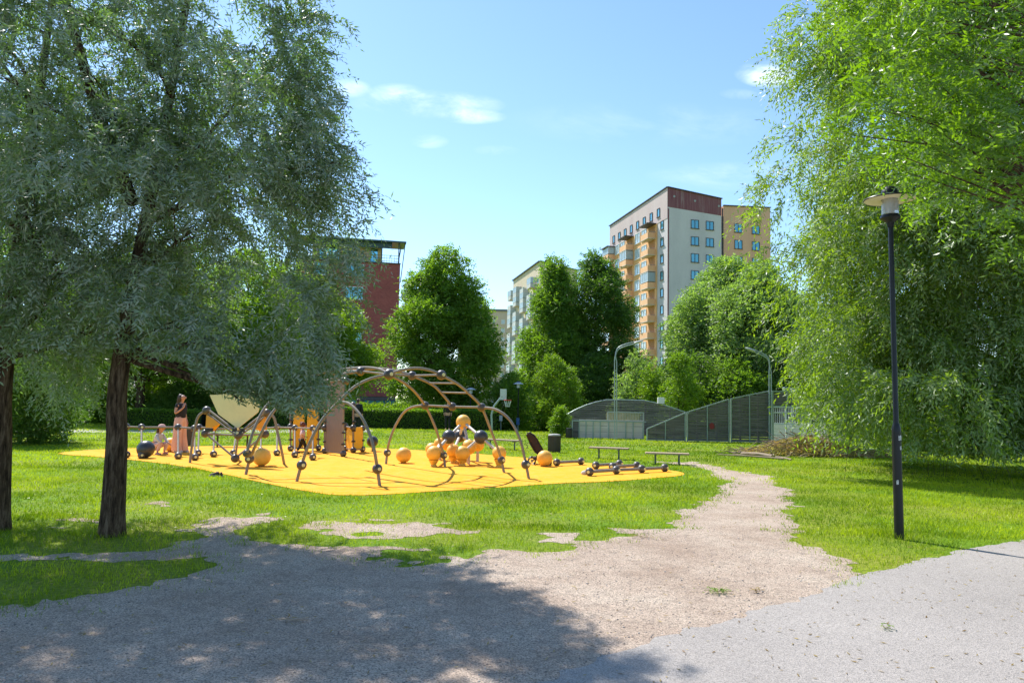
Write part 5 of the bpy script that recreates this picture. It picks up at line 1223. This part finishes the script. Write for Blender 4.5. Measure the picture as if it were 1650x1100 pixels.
broadleaf('young_tree', 'young green tree with thin stem by the mesh gate', at(1336, 28), [(1.35, .9), (2.2, 1.25), (3.2, 1.2), (4.2, .7), (4.8, .2)], lm_willow, 40, .35, 3200, .1, 43, .055, .3, sl=.4, droop=.5)
# bright small tree and neighbours
broadleaf('young_tree', 'bright yellow green small tree left of the court wall', at(890, 45), [(1.0, 1.0), (2, 1.45), (3.0, 1.4), (3.9, .9), (4.6, .3)], lm_bright, 60, .34, 4800, .1, 44, .09, .25)
broadleaf('young_tree', 'mid green round tree behind the basketball hoop', at(820, 49), [(.8, 1.5), (2.2, 1.7), (3.4, 1.3), (4.6, .4)], lm_lime, 50, .42, 3600, .12, 45, .1, .2)
broadleaf('wild_bush', 'dark bush under the close pair of tall trees', at(862, 53), [(0, 1.4), (2, 1.6), (3.6, .8)], lm_lime, 40, .5, 2400, .14, 46, .1, .2)
broadleaf('wild_bush', 'dark wide bush under the tallest tree of the pair', at(950, 54), [(0, 2.8), (2, 3.0), (4.2, 2.4), (6, .8)], lm_dark, 60, .7, 4000, .17, 47, .1, .2)
broadleaf('leafy_bush', 'small bright leafy bush at the low left end of the court wall', (G(905, 706).x, 37.2, 0), [(.05, .35), (.5, .48), (1.0, .36), (1.35, .1)], lm_bright, 22, .18, 1500, .07, 48, trunk=False)
# trees left of and before the brick block
broadleaf('maple_tree', 'bright green tree before the left part of the brick block', at(505, 62), [(2.2, 3.4), (4, 4.6), (6, 5.0), (7.8, 4.2), (9.6, 2.6), (10.8, .6)], lm_bright, 130, .85, 12000, .2, 49, .4, .3)
left_trees = [(20, 48, 12, 5.0, lm_dark, 'dark broad tree behind the left edge trunk'), (130, 52, 11, 4.6, lm_lime, 'green tree over the path left of the near trunk'), (226, 44, 10, 4.2, lm_bright, 'tree with dark straight trunk right of the near willow trunk'), (300, 58, 13, 5.0, lm_dark, 'dark tree behind the standing woman'), (392, 50, 11, 4.4, lm_bright, 'tree shading the hedge behind the panel climber'), (455, 60, 12, 4.4, lm_lime, 'tree at the left of the yellow board wall, far behind')]
for i, (px, Y, H, R, m, lab) in enumerate(left_trees):
    broadleaf('park_tree', lab, at(px, Y), [(2.4, R*.6), (H*.35, R*.95), (H*.55, R), (H*.75, R*.8), (H*.9, R*.5), (H, R*.15)], m, 90, .85, 6500, .2, 60+i, .3, .25, group='trees at the far left of the lawn')
broadleaf('dark_bush', 'big dark glossy bush at the left edge casting shade on the lawn', (G(28, 716).x, G(28, 716).y+.6, 0), [(.1, 1.3), (.8, 1.5), (1.8, 1.5), (2.8, 1.2), (3.6, .5)], lm_dark, 70, .38, 6500, .09, 70, .1, .2, trunk=False, group='shrubs at the far left of the lawn')
for i, (px, Y, R, H, m, lab) in enumerate([(95, 46, 2.4, 2.2, lm_dark, 'dark low shrub beside the far left footpath'), (160, 44, 2.2, 1.7, lm_bright, 'sunny bright shrub beside the far footpath left of the near trunk'), (215, 60, 2.6, 1.6, lm_dark, 'dark shrub before the low pale house'), (255, 47, 1.8, 2.4, lm_lime, 'dark tall shrub left of the standing woman'), (300, 45, 2.0, 2.6, lm_dark, 'dark shrub right behind the standing woman'), (350, 48, 2.6, 2.8, lm_lime, 'dark shrub behind the orange panel of the climber'), (440, 47, 2.6, 2.0, lm_lime, 'green shrub behind the right side of the panel climber')]):
    broadleaf('park_shrub', lab, at(px, Y), [(0, R*.8), (H*.4, R), (H*.8, R*.6), (H, R*.2)], m, 46, .42, 3200, .12, 80+i, trunk=False, group='shrubs at the far left of the lawn')
# --- hedges
def hedge(label, px0, px1, Y0, Y1, h, wd, m, n, ls, seed, rough=.04, name='clipped_hedge'):
    r = np.random.default_rng(seed); a = P(px0, 650, Y0); b_ = P(px1, 650, Y1); z0 = min(gz(a.x, Y0), gz(b_.x, Y1))
    t = thing(name, label, 'hedge', ((a.x+b_.x)/2, (Y0+Y1)/2, z0), 0, 'hedges beyond the lawn')
    u = np.array([b_.x-a.x, Y1-Y0, 0]); Ln = np.linalg.norm(u); u /= Ln; nn = np.array([-u[1], u[0], 0])
    s = r.uniform(0, Ln, n); face = r.random(n)
    v = np.where(face < .35, -wd/2, r.uniform(-wd/2, wd/2, n)); z = np.where(face < .35, r.uniform(0, h, n), h)
    bump = fbm(s*.8, v*2+z, seed, 4)*rough*6
    z = z*(1+0) + np.where(face < .35, 0, bump)+r.normal(0, rough, n); v = v+r.normal(0, rough, n)-np.where(face < .35, bump, 0)
    pos = np.array([a.x, Y0, z0])+u*s[:, None]+nn*v[:, None]+np.array([0, 0, 1])*z[:, None]
    ax = unit(r, n); ax[:, 2] = np.abs(ax[:, 2]); V = leafquads(pos, ax, unit(r, n), ls*r.uniform(.6, 1.3, n), ls*.6*r.uniform(.6, 1.2, n))
    crown(t, V, np.clip(r.uniform(0, 1, n), 0, 1), m, 'foliage')
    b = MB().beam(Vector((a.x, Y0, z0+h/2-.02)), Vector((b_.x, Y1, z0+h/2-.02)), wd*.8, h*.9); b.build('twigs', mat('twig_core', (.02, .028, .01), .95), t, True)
hedge('long low clipped hedge behind the arches', 556, 800, 44.5, 44.5, 1.15, 1.0, lm_lime, 20000, .10, 91)
hedge('bright leafy row of shrubs above the long clipped hedge', 545, 805, 47.5, 47.5, 1.75, 1.6, lm_bright, 15000, .17, 92, .12, 'shrub_row')
hedge('dark clipped hedge along the far left footpath', 180, 330, 41, 41, .85, .9, lm_lime, 11000, .09, 93)
hedge('clipped hedge continuing behind the panel climber', 335, 545, 41, 43, .95, .9, lm_lime, 13000, .09, 94)
# --- brush pile and logs
r = np.random.default_rng(51); bp_c = G(1316, 737)+Vector((0, .9, 0))
bp = thing('brush_pile', 'long heap of cut branches and wilting leaves on the lawn before the willow', 'brush pile', bp_c)
m_twig = mat('cut_branch', (.48, .35, .23), .85, col2=(.22, .16, .11), scale=4)
b = MB()
for i in range(620):
    x = r.normal(.2, 1.35); hgt = .80*math.exp(-(x/1.8)**2); y = r.normal(0, .45); z = abs(r.uniform(.02, 1))*hgt*math.exp(-(y/.7)**2)+.03; a = r.uniform(-.9, .9)+(PI if r.random() < .4 else 0); l = r.uniform(.3, 1.0)
    if x > .9: a = r.uniform(-.6, .3)
    d = Vector((math.cos(a)*l/2, math.sin(a)*l/2*.8, r.normal(-.02 if x < 0 else -.1, .14)*l)); c_ = Vector((bp_c.x+x, bp_c.y+y, z)); e1 = c_-d; e2 = c_+d
    e1.z = max(.012, e1.z); e2.z = max(.012, e2.z); rr = r.uniform(.006, .022); b.tube([e1, (e1+e2)/2+Vector((0, 0, r.normal(0, .04))), e2], [rr, rr*.8, rr*.4], 5)
for q0, q1, rr in (((1345, 722), (1366, 738), .03), ((1378, 727), (1388, 740), .025), ((1352, 700), (1358, 728), .018), ((1330, 715), (1342, 700), .015), ((1375, 730), (1412, 737), .03)):
    b.tube([P(*q0, bp_c.y-.5), P(*q1, bp_c.y-.9)], [rr, rr*.8], 7)
b.build('branches', m_twig, bp, True)
n = 11000; x = r.normal(-.25, 1.15, n); y = r.normal(0, .42, n); hgt = .62*np.exp(-(x/1.75)**2)*np.exp(-(y/.75)**2); z = hgt*(1-r.random(n)**2*.8)+r.uniform(0, .06, n)+.02
k = np.abs(x) < 2.3; pos = np.stack([bp_c.x+x, bp_c.y+y, z], 1)[k]; n = len(pos); V = leafquads(pos, unit(r, n), unit(r, n), .085*r.uniform(.6, 1.4, n), .022*r.uniform(.7, 1.5, n))
lm_wilt = leafmat('wilted_leaf', (.42, .27, .14), (.24, .29, .08), trans=.3); crown(bp, V, np.clip(fbm(pos[:, 0]*2, pos[:, 2]*3+pos[:, 1]*2, 4, 3)*1.6+.42+r.normal(0, .25, n), 0, 1), lm_wilt, 'wilted_leaves')
m_log = mat('cut_log', (.30, .22, .14), .8, col2=(.20, .15, .10), scale=3, stretch=(1, 6, 6)); m_end = mat('log_end', (.45, .32, .18), .8)
def log(label, a, b_, ra, rb):
    A = G(*a, 0); B = G(*b_, 0); A.z = ra+.005; B.z = rb+.005; t = thing('cut_log', label, 'log', A, 0, 'logs lying left of the brush pile'); m_ = (A+B)/2+Vector((0, 0, ra*.6))
    MB().tube(catmull([A, m_, B], 4), list(np.linspace(ra, rb, 9)), 9).build('log', m_log, t, True); d = (A-B).normalized(); MB().tube([A, A+d*.012], ra*.85, 9).build('cut_end', m_end, t, True)
log('thickest cut log with round sawn end facing the path', (1245, 739), (1195, 733), .07, .05)
log('long thin pale branch pointing to the dirt path, lowest of the logs', (1262, 741), (1156, 733), .035, .018)
log('pale cut branch lying behind the thickest log', (1235, 734), (1174, 730), .045, .03)
log('short pale log lying close before the brush pile', (1275, 742), (1250, 737), .03, .025)
tag(MB().sphere(G(1283, 728)+Vector((0, -.1, .3)), (.11, .08, .06), 10, 7).build('white_bag', mat('white_plastic', (.7, .68, .62), .5, bump=.6, bscale=20)), 'small crumpled white bag on the brush pile', 'bag')
# --- little twigs with leaves on the ground
def sprig(label, px, py, n, m, s, seed):
    r = np.random.default_rng(seed); c_ = G(px, py, .02); t = thing('fallen_sprig', label, 'fallen twig', c_); b = MB(); P_ = []
    for i in range(4):
        a = r.uniform(0, 2*PI); b.tube([c_, c_+Vector((math.cos(a)*s, math.sin(a)*s*.6, .01))], .003, 4)
    b.build('twig', m_twig, t, True); pos = np.array(c_)+np.stack([r.normal(0, s*.6, n), r.normal(0, s*.35, n), r.uniform(0, .03, n)], 1); ax = unit(r, n); ax[:, 2] *= .25
    V = leafquads(pos, ax, np.array([[0, 0, 1.]])+r.normal(0, .3, (n, 3)), .05*r.uniform(.6, 1.2, n), .013*r.uniform(.7, 1.3, n)); crown(t, V, r.random(n), m, 'leaves')
sprig('small leafy green sprig lying on the sunny gravel', 1158, 952, 70, lm_bright, .14, 1)
sprig('tiny green sprig lying alone on the asphalt', 1427, 1011, 14, lm_bright, .06, 2)
sprig('dry brown leaf cluster right of the leafy sprig on gravel', 1220, 952, 22, m_dry, .07, 3)
sprig('dark dead twig lying on the shaded gravel', 470, 998, 18, m_dry, .14, 4)
sprig('dry twig cluster at the grass edge where the dirt path narrows', 1035, 864, 40, m_dry, .16, 5)
# ------------------------------------------------------------------ people
m_skin = mat('skin', (.52, .28, .19), .5); m_hair = mat('brown_hair', (.055, .022, .012), .5, var=.3, scale=20); m_blk = mat('black_cloth', (.012, .012, .014), .8); m_pnk = mat('pink_trousers', (.72, .42, .32), .8, var=.08, scale=3)
m_wht = mat('white_cloth', (.62, .62, .62), .8, col2=(.5, .53, .58), scale=12); m_hat = mat('pink_hat', (.62, .36, .30), .8); m_lpk = mat('pale_pink_cloth', (.72, .60, .62), .8, col2=(.6, .35, .38), scale=14)
def skin_obj(name, m, parent, verts, edges, sub=2, root=0):
    """verts: name -> (x, y, z, rx, ry)"""
    keys = list(verts); me = bpy.data.meshes.new(name); me.from_pydata([verts[k][:3] for k in keys], [(keys.index(a), keys.index(b)) for a, b in edges], [])
    o = bpy.data.objects.new(name, me); C.objects.link(o); o.parent = parent; me.materials.append(m)
    sk = o.modifiers.new('skin', 'SKIN'); sk.use_smooth_shade = True
    if not me.skin_vertices: me.skin_vertices.new()
    for i, k in enumerate(keys): v = me.skin_vertices[0].data[i]; q = verts[k]; v.radius = (q[3], q[4] if len(q) > 4 else q[3]); v.use_root = (i == root)
    ss = o.modifiers.new('sub', 'SUBSURF'); ss.levels = ss.render_levels = sub
    return o
def hand(V, E, wrist, d, s, pre):
    """five fingers from the wrist joint along direction d"""
    w_ = Vector(V[wrist][:3]); d = Vector(d).normalized(); n = Vector((0, 1, 0)) if abs(d.y) < .8 else Vector((1, 0, 0)); sd = d.cross(n).normalized()
    p = w_+d*.075*s; V[pre+'palm'] = (*p, .036*s, .018*s); E.append((wrist, pre+'palm'))
    for i in range(4):
        o_ = sd*(i-1.5)*.019*s; k = p+d*.02*s+o_; e = k+d*(.062-.006*abs(i-1.5))*s+n*.012*s
        V[pre+f'k{i}'] = (*k, .010*s); V[pre+f'e{i}'] = (*e, .0075*s); E += [(pre+'palm', pre+f'k{i}'), (pre+f'k{i}', pre+f'e{i}')]
    a = w_+d*.03*s+sd*.035*s; e = a+d*.05*s+sd*.02*s; V[pre+'t0'] = (*a, .012*s); V[pre+'t1'] = (*e, .008*s); E += [(wrist, pre+'t0'), (pre+'t0', pre+'t1')]
def headmesh(parent, c, s, yaw, m=None):
    """face features added as parts of the head: nose, ears, lips, eyes"""
    b = MB(); R3 = Matrix.Rotation(yaw, 3, 'Z'); f = lambda v: Vector(c)+R3 @ (Vector(v)*s)
    b.sphere(f((.098, 0, -.012)), (.018*s, .013*s, .022*s), 10, 8)
    for q in (-1, 1): b.sphere(f((.0, q*.078, -.01)), (.016*s, .01*s, .028*s), 8, 6)
    b.build('nose_and_ears', m or m_skin, parent)
    b = MB()
    for q in (-1, 1): b.sphere(f((.086, q*.03, .012)), .009*s, 8, 6)
    b.build('eyes', m_blk, parent); MB().sphere(f((.09, 0, -.052)), (.008*s, .022*s, .007*s), 8, 6).build('mouth', mat('lips', (.42, .12, .10), .5), parent)
# woman, facing right, hand at her mouth
g0 = G(288, 729); S = 1.0
wm = thing('person', 'woman in black top and wide pink trousers standing with a hand at her mouth', 'person', g0, math.radians(-12)); wm.scale = (1.03, 1.03, 1.03)
V = {'pelvis': (0, 0, .98, .13, .15), 'waist': (0, 0, 1.12, .11, .12), 'chest': (.0, 0, 1.30, .115, .145), 'neck0': (-.005, 0, 1.45, .06), 'neck': (.01, 0, 1.50, .05), 'head0': (.03, 0, 1.57, .075, .065), 'head': (.035, 0, 1.64, .09, .082), 'head1': (.03, 0, 1.70, .065),
     'sr': (-.01, -.17, 1.41, .05), 'er': (-.03, -.23, 1.15, .04), 'wr': (.17, -.12, 1.33, .026), 'sl': (-.01, .17, 1.41, .05), 'el': (-.02, .23, 1.14, .04), 'wl': (.05, .22, .92, .026),
     'hr': (0, -.09, .90, .095), 'kr': (.01, -.10, .50, .06), 'ar': (-.02, -.10, .09, .038), 'fr': (.11, -.11, .035, .035, .03), 'hl': (0, .09, .90, .095), 'kl': (.02, .10, .50, .06), 'al': (.05, .10, .09, .038), 'fl': (.18, .11, .035, .035, .03)}
E = [('pelvis', 'waist'), ('waist', 'chest'), ('chest', 'neck0'), ('neck0', 'neck'), ('neck', 'head0'), ('head0', 'head'), ('head', 'head1'), ('chest', 'sr'), ('sr', 'er'), ('er', 'wr'), ('chest', 'sl'), ('sl', 'el'), ('el', 'wl'), ('pelvis', 'hr'), ('hr', 'kr'), ('kr', 'ar'), ('ar', 'fr'), ('pelvis', 'hl'), ('hl', 'kl'), ('kl', 'al'), ('al', 'fl')]
hand(V, E, 'wr', (-.05, .25, .9), 1, 'R'); hand(V, E, 'wl', (.1, .0, -.9), 1, 'L')
bd = skin_obj('body', m_skin, wm, V, E); headmesh(wm, (.045, 0, 1.635), 1, 0)
T = {'w': (0, 0, .99, .15, .18), 'w2': (0, 0, 1.12, .135, .155), 'c': (0, 0, 1.30, .13, .165), 'n': (-.01, 0, 1.43, .075, .10), 'sr': (-.01, -.175, 1.405, .065), 'ur': (-.02, -.205, 1.30, .055), 'sl': (-.01, .175, 1.405, .065), 'ul': (0, .2, 1.30, .055)}
skin_obj('t_shirt', m_blk, wm, T, [('w', 'w2'), ('w2', 'c'), ('c', 'n'), ('c', 'sr'), ('sr', 'ur'), ('c', 'sl'), ('sl', 'ul')])
b = MB()
for s_, ox, an in ((-1, -.02, 0), (1, .05, 0)):
    pr = []; n = 20; secs = [(1.03, .0, .0, .15, .165), (.88, .0, s_*.075, .135, .115), (.5, ox*.5, s_*.095, .125, .105), (.22, ox, s_*.10, .145, .115), (.06, ox+.02, s_*.10, .155, .12)]
    vs = []; fs = []
    for z, x, y, a_, c_ in secs:
        for k in range(n):
            t_ = 2*PI*k/n; w_ = 1+.06*math.sin(5*t_+z*3)*(1 if z < .8 else 0); vs.append((x+a_*math.cos(t_)*w_, y+c_*math.sin(t_)*w_, z))
    for i in range(len(secs)-1):
        for k in range(n): fs.append((i*n+k, i*n+(k+1) % n, (i+1)*n+(k+1) % n, (i+1)*n+k))
    b.add(vs, fs, True)
b.build('wide_trousers', m_pnk, wm)
b = MB()
for x, y in ((.06, -.11), (.13, .11)): b.box((x, y, .04), (.25, .09, .07), bev=.025)
b.build('shoes', mat('pale_trainers', (.6, .58, .62), .6), wm)
hr = {'t': (.01, 0, 1.715, .07, .075), 'b': (-.035, 0, 1.66, .09, .092), 'm': (-.055, 0, 1.56, .075, .095), 'l': (-.06, 0, 1.44, .05, .10), 'e': (-.055, 0, 1.34, .025, .07)}
skin_obj('hair', m_hair, wm, hr, [('t', 'b'), ('b', 'm'), ('m', 'l'), ('l', 'e')])
b = MB()
for q in (-1, 1): b.sphere((.0, q*.072, 1.60), (.05, .028, .11), 10, 8)
b.build('hair_sides', m_hair, wm)
# crouching child with pink hat, facing right
g0 = G(256, 732); ch = thing('person', 'crouching child in pink hat, white top and pale trousers beside the charcoal ball', 'person', g0, math.radians(-15))
V = {'pelvis': (-.14, 0, .27, .10, .11), 'waist': (-.12, 0, .38, .085, .10), 'chest': (-.04, 0, .52, .085, .105), 'neck0': (.0, 0, .62, .045), 'neck': (.02, 0, .66, .04), 'head0': (.05, 0, .72, .07), 'head': (.06, 0, .78, .088, .082), 'head1': (.05, 0, .83, .06),
     'sr': (-.01, -.12, .58, .038), 'er': (.08, -.16, .42, .03), 'wr': (.22, -.12, .33, .02), 'sl': (-.01, .12, .58, .038), 'el': (.08, .16, .42, .03), 'wl': (.22, .12, .33, .02),
     'hr': (-.10, -.09, .24, .075), 'kr': (.16, -.12, .36, .05), 'ar': (.03, -.12, .07, .03), 'fr': (.13, -.13, .028, .026), 'hl': (-.10, .09, .24, .075), 'kl': (.18, .12, .35, .05), 'al': (.07, .12, .07, .03), 'fl': (.17, .13, .028, .026)}
E = [('pelvis', 'waist'), ('waist', 'chest'), ('chest', 'neck0'), ('neck0', 'neck'), ('neck', 'head0'), ('head0', 'head'), ('head', 'head1'), ('chest', 'sr'), ('sr', 'er'), ('er', 'wr'), ('chest', 'sl'), ('sl', 'el'), ('el', 'wl'), ('pelvis', 'hr'), ('hr', 'kr'), ('kr', 'ar'), ('ar', 'fr'), ('pelvis', 'hl'), ('hl', 'kl'), ('kl', 'al'), ('al', 'fl')]
hand(V, E, 'wr', (.8, 0, -.5), .7, 'R'); hand(V, E, 'wl', (.8, 0, -.5), .7, 'L')
skin_obj('body', m_skin, ch, V, E); headmesh(ch, (.065, 0, .775), .95, 0)
f_ = 1.22
skin_obj('top', m_wht, ch, {'w': (-.13, 0, .33, .115, .13), 'c': (-.05, 0, .50, .11, .13), 'n': (-.01, 0, .60, .07, .08), 'sr': (-.01, -.125, .57, .055), 'er': (.08, -.165, .42, .045), 'wr': (.18, -.135, .35, .035), 'sl': (-.01, .125, .57, .055), 'el': (.08, .165, .42, .045), 'wl': (.18, .135, .35, .035)}, [('w', 'c'), ('c', 'n'), ('c', 'sr'), ('sr', 'er'), ('er', 'wr'), ('c', 'sl'), ('sl', 'el'), ('el', 'wl')])
skin_obj('trousers', m_lpk, ch, {'p': (-.14, 0, .27, .12, .13), 'hr': (-.08, -.09, .25, .09), 'kr': (.16, -.12, .355, .065), 'ar': (.04, -.12, .10, .045), 'hl': (-.08, .09, .25, .09), 'kl': (.18, .12, .345, .065), 'al': (.08, .12, .10, .045)}, [('p', 'hr'), ('hr', 'kr'), ('kr', 'ar'), ('p', 'hl'), ('hl', 'kl'), ('kl', 'al')])
MB().lathe((.05, 0, .80), [(0, .095), (.05, .09), (.09, .06), (.105, .02), (.16, -.005), (.162, -.012), (.10, .0)], 24).build('hat', m_hat, ch)
skin_obj('hair', m_hair, ch, {'a': (-.02, 0, .77, .075, .085), 'b': (-.06, 0, .68, .05, .07), 'c': (-.09, 0, .58, .035, .05), 'd': (-.10, 0, .50, .015, .02)}, [('a', 'b'), ('b', 'c'), ('c', 'd')])
b = MB()
for x, y in ((.08, -.125), (.12, .125)): b.box((x, y, .03), (.17, .065, .055), bev=.018)
b.build('shoes', mat('pink_shoes', (.5, .25, .25), .6), ch)
# walking child with black trousers, seen from behind turned right
g0 = G(486, 731); wk = thing('person', 'small child in pale top and black trousers walking between the rail posts', 'person', g0, math.radians(35))
V = {'pelvis': (0, 0, .46, .075, .09), 'waist': (0, 0, .54, .07, .085), 'chest': (.01, 0, .66, .075, .095), 'neck0': (.01, 0, .745, .04), 'neck': (.015, 0, .775, .036), 'head0': (.03, 0, .82, .065), 'head': (.03, 0, .88, .082, .078), 'head1': (.02, 0, .93, .055),
     'sr': (.0, -.11, .71, .034), 'er': (-.06, -.14, .60, .026), 'wr': (.02, -.14, .50, .018), 'sl': (.0, .11, .71, .034), 'el': (.05, .14, .60, .026), 'wl': (.13, .12, .53, .018),
     'hr': (0, -.055, .42, .06), 'kr': (.09, -.06, .25, .042), 'ar': (.10, -.06, .06, .027), 'fr': (.18, -.065, .025, .024), 'hl': (0, .055, .42, .06), 'kl': (-.03, .06, .24, .042), 'al': (-.14, .06, .08, .027), 'fl': (-.07, .065, .03, .024)}
E = [('pelvis', 'waist'), ('waist', 'chest'), ('chest', 'neck0'), ('neck0', 'neck'), ('neck', 'head0'), ('head0', 'head'), ('head', 'head1'), ('chest', 'sr'), ('sr', 'er'), ('er', 'wr'), ('chest', 'sl'), ('sl', 'el'), ('el', 'wl'), ('pelvis', 'hr'), ('hr', 'kr'), ('kr', 'ar'), ('ar', 'fr'), ('pelvis', 'hl'), ('hl', 'kl'), ('kl', 'al'), ('al', 'fl')]
hand(V, E, 'wr', (.3, 0, -.9), .6, 'R'); hand(V, E, 'wl', (.8, 0, -.4), .6, 'L')
skin_obj('body', m_skin, wk, V, E); headmesh(wk, (.035, 0, .875), .9, 0)
skin_obj('top', m_lpk, wk, {'w': (0, 0, .49, .095, .115), 'c': (.01, 0, .65, .092, .115), 'n': (.01, 0, .735, .055, .07), 'sr': (0, -.11, .705, .048), 'er': (-.06, -.142, .60, .04), 'sl': (0, .11, .705, .048), 'el': (.05, .142, .60, .04)}, [('w', 'c'), ('c', 'n'), ('c', 'sr'), ('sr', 'er'), ('c', 'sl'), ('sl', 'el')])
skin_obj('trousers', m_blk, wk, {'p': (0, 0, .46, .085, .10), 'hr': (0, -.055, .41, .072), 'kr': (.09, -.06, .25, .052), 'ar': (.10, -.06, .08, .038), 'hl': (0, .055, .41, .072), 'kl': (-.03, .06, .24, .052), 'al': (-.13, .06, .10, .038)}, [('p', 'hr'), ('hr', 'kr'), ('kr', 'ar'), ('p', 'hl'), ('hl', 'kl'), ('kl', 'al')])
hb = MB(); hb.sphere((.0, 0, .90), (.092, .092, .088), 14, 10); hb.sphere((-.03, -.075, .965), .035, 10, 8); hb.sphere((-.03, .075, .965), .035, 10, 8); hb.build('hair', mat('red_brown_hair', (.16, .045, .02), .5), wk)
b = MB()
for x, y, z in ((.14, -.063, .03), (-.10, .063, .045)): b.box((x, y, z), (.14, .055, .05), bev=.016)
b.build('shoes', m_blk, wk)
# distant standing adults
def adult(label, px, py, top, Y, shirt, legs, hair, rz):
    g0 = Vector((P(px, py, Y).x, Y, 0)); g0.z = gz(g0.x, Y); t = thing('person', label, 'person', g0, rz)
    V = {'pelvis': (0, 0, .95, .12, .15), 'chest': (0, 0, 1.3, .12, .16), 'neck': (.0, 0, 1.5, .05), 'head0': (.02, 0, 1.58, .075), 'head': (.02, 0, 1.66, .09), 'head1': (.02, 0, 1.72, .06), 'sr': (0, -.18, 1.42, .05), 'er': (0, -.23, 1.15, .04), 'wr': (.08, -.2, .92, .027), 'sl': (0, .18, 1.42, .05), 'el': (0, .23, 1.15, .04), 'wl': (.08, .2, .92, .027), 'hr': (0, -.09, .85, .09), 'kr': (.02, -.1, .48, .06), 'ar': (0, -.1, .08, .04), 'fr': (.13, -.1, .03, .03), 'hl': (0, .09, .85, .09), 'kl': (.02, .1, .48, .06), 'al': (0, .1, .08, .04), 'fl': (.13, .1, .03, .03)}
    E = [('pelvis', 'chest'), ('chest', 'neck'), ('neck', 'head0'), ('head0', 'head'), ('head', 'head1'), ('chest', 'sr'), ('sr', 'er'), ('er', 'wr'), ('chest', 'sl'), ('sl', 'el'), ('el', 'wl'), ('pelvis', 'hr'), ('hr', 'kr'), ('kr', 'ar'), ('ar', 'fr'), ('pelvis', 'hl'), ('hl', 'kl'), ('kl', 'al'), ('al', 'fl')]
    hand(V, E, 'wr', (.1, 0, -1), 1, 'R'); hand(V, E, 'wl', (.1, 0, -1), 1, 'L')
    skin_obj('body', m_skin, t, V, E, 1)
    skin_obj('top', shirt, t, {'w': (0, 0, .92, .14, .17), 'c': (0, 0, 1.3, .14, .18), 'n': (0, 0, 1.44, .08, .1), 'sr': (0, -.19, 1.41, .068), 'er': (0, -.235, 1.15, .058), 'wr': (.06, -.21, .98, .045), 'sl': (0, .19, 1.41, .068), 'el': (0, .235, 1.15, .058), 'wl': (.06, .21, .98, .045)}, [('w', 'c'), ('c', 'n'), ('c', 'sr'), ('sr', 'er'), ('er', 'wr'), ('c', 'sl'), ('sl', 'el'), ('el', 'wl')], 1)
    skin_obj('trousers', legs, t, {'p': (0, 0, .93, .13, .16), 'hr': (0, -.09, .82, .105), 'kr': (.02, -.1, .48, .075), 'ar': (0, -.1, .1, .06), 'hl': (0, .09, .82, .105), 'kl': (.02, .1, .48, .075), 'al': (0, .1, .1, .06)}, [('p', 'hr'), ('hr', 'kr'), ('kr', 'ar'), ('p', 'hl'), ('hl', 'kl'), ('kl', 'al')], 1)
    skin_obj('hair', hair, t, {'a': (0, 0, 1.72, .085), 'b': (-.04, 0, 1.62, .08), 'c': (-.05, 0, 1.5, .06)}, [('a', 'b'), ('b', 'c')], 1)
adult('adult in dark clothes walking past the hedge right of the taupe board', 575.5, 700, 668, 36.5, m_blk, m_blk, m_hair, 1.2)
adult('distant adult in dark clothes by the trunk of the big lime tree', 721, 698, 672, 43, m_blk, m_blk, m_hair, -1.6)
adult('distant adult in red top walking beyond the lawn near the cars', 826, 700, 680, 49, mat('red_cloth', (.25, .05, .05), .8), m_blk, m_hair, 2.6)
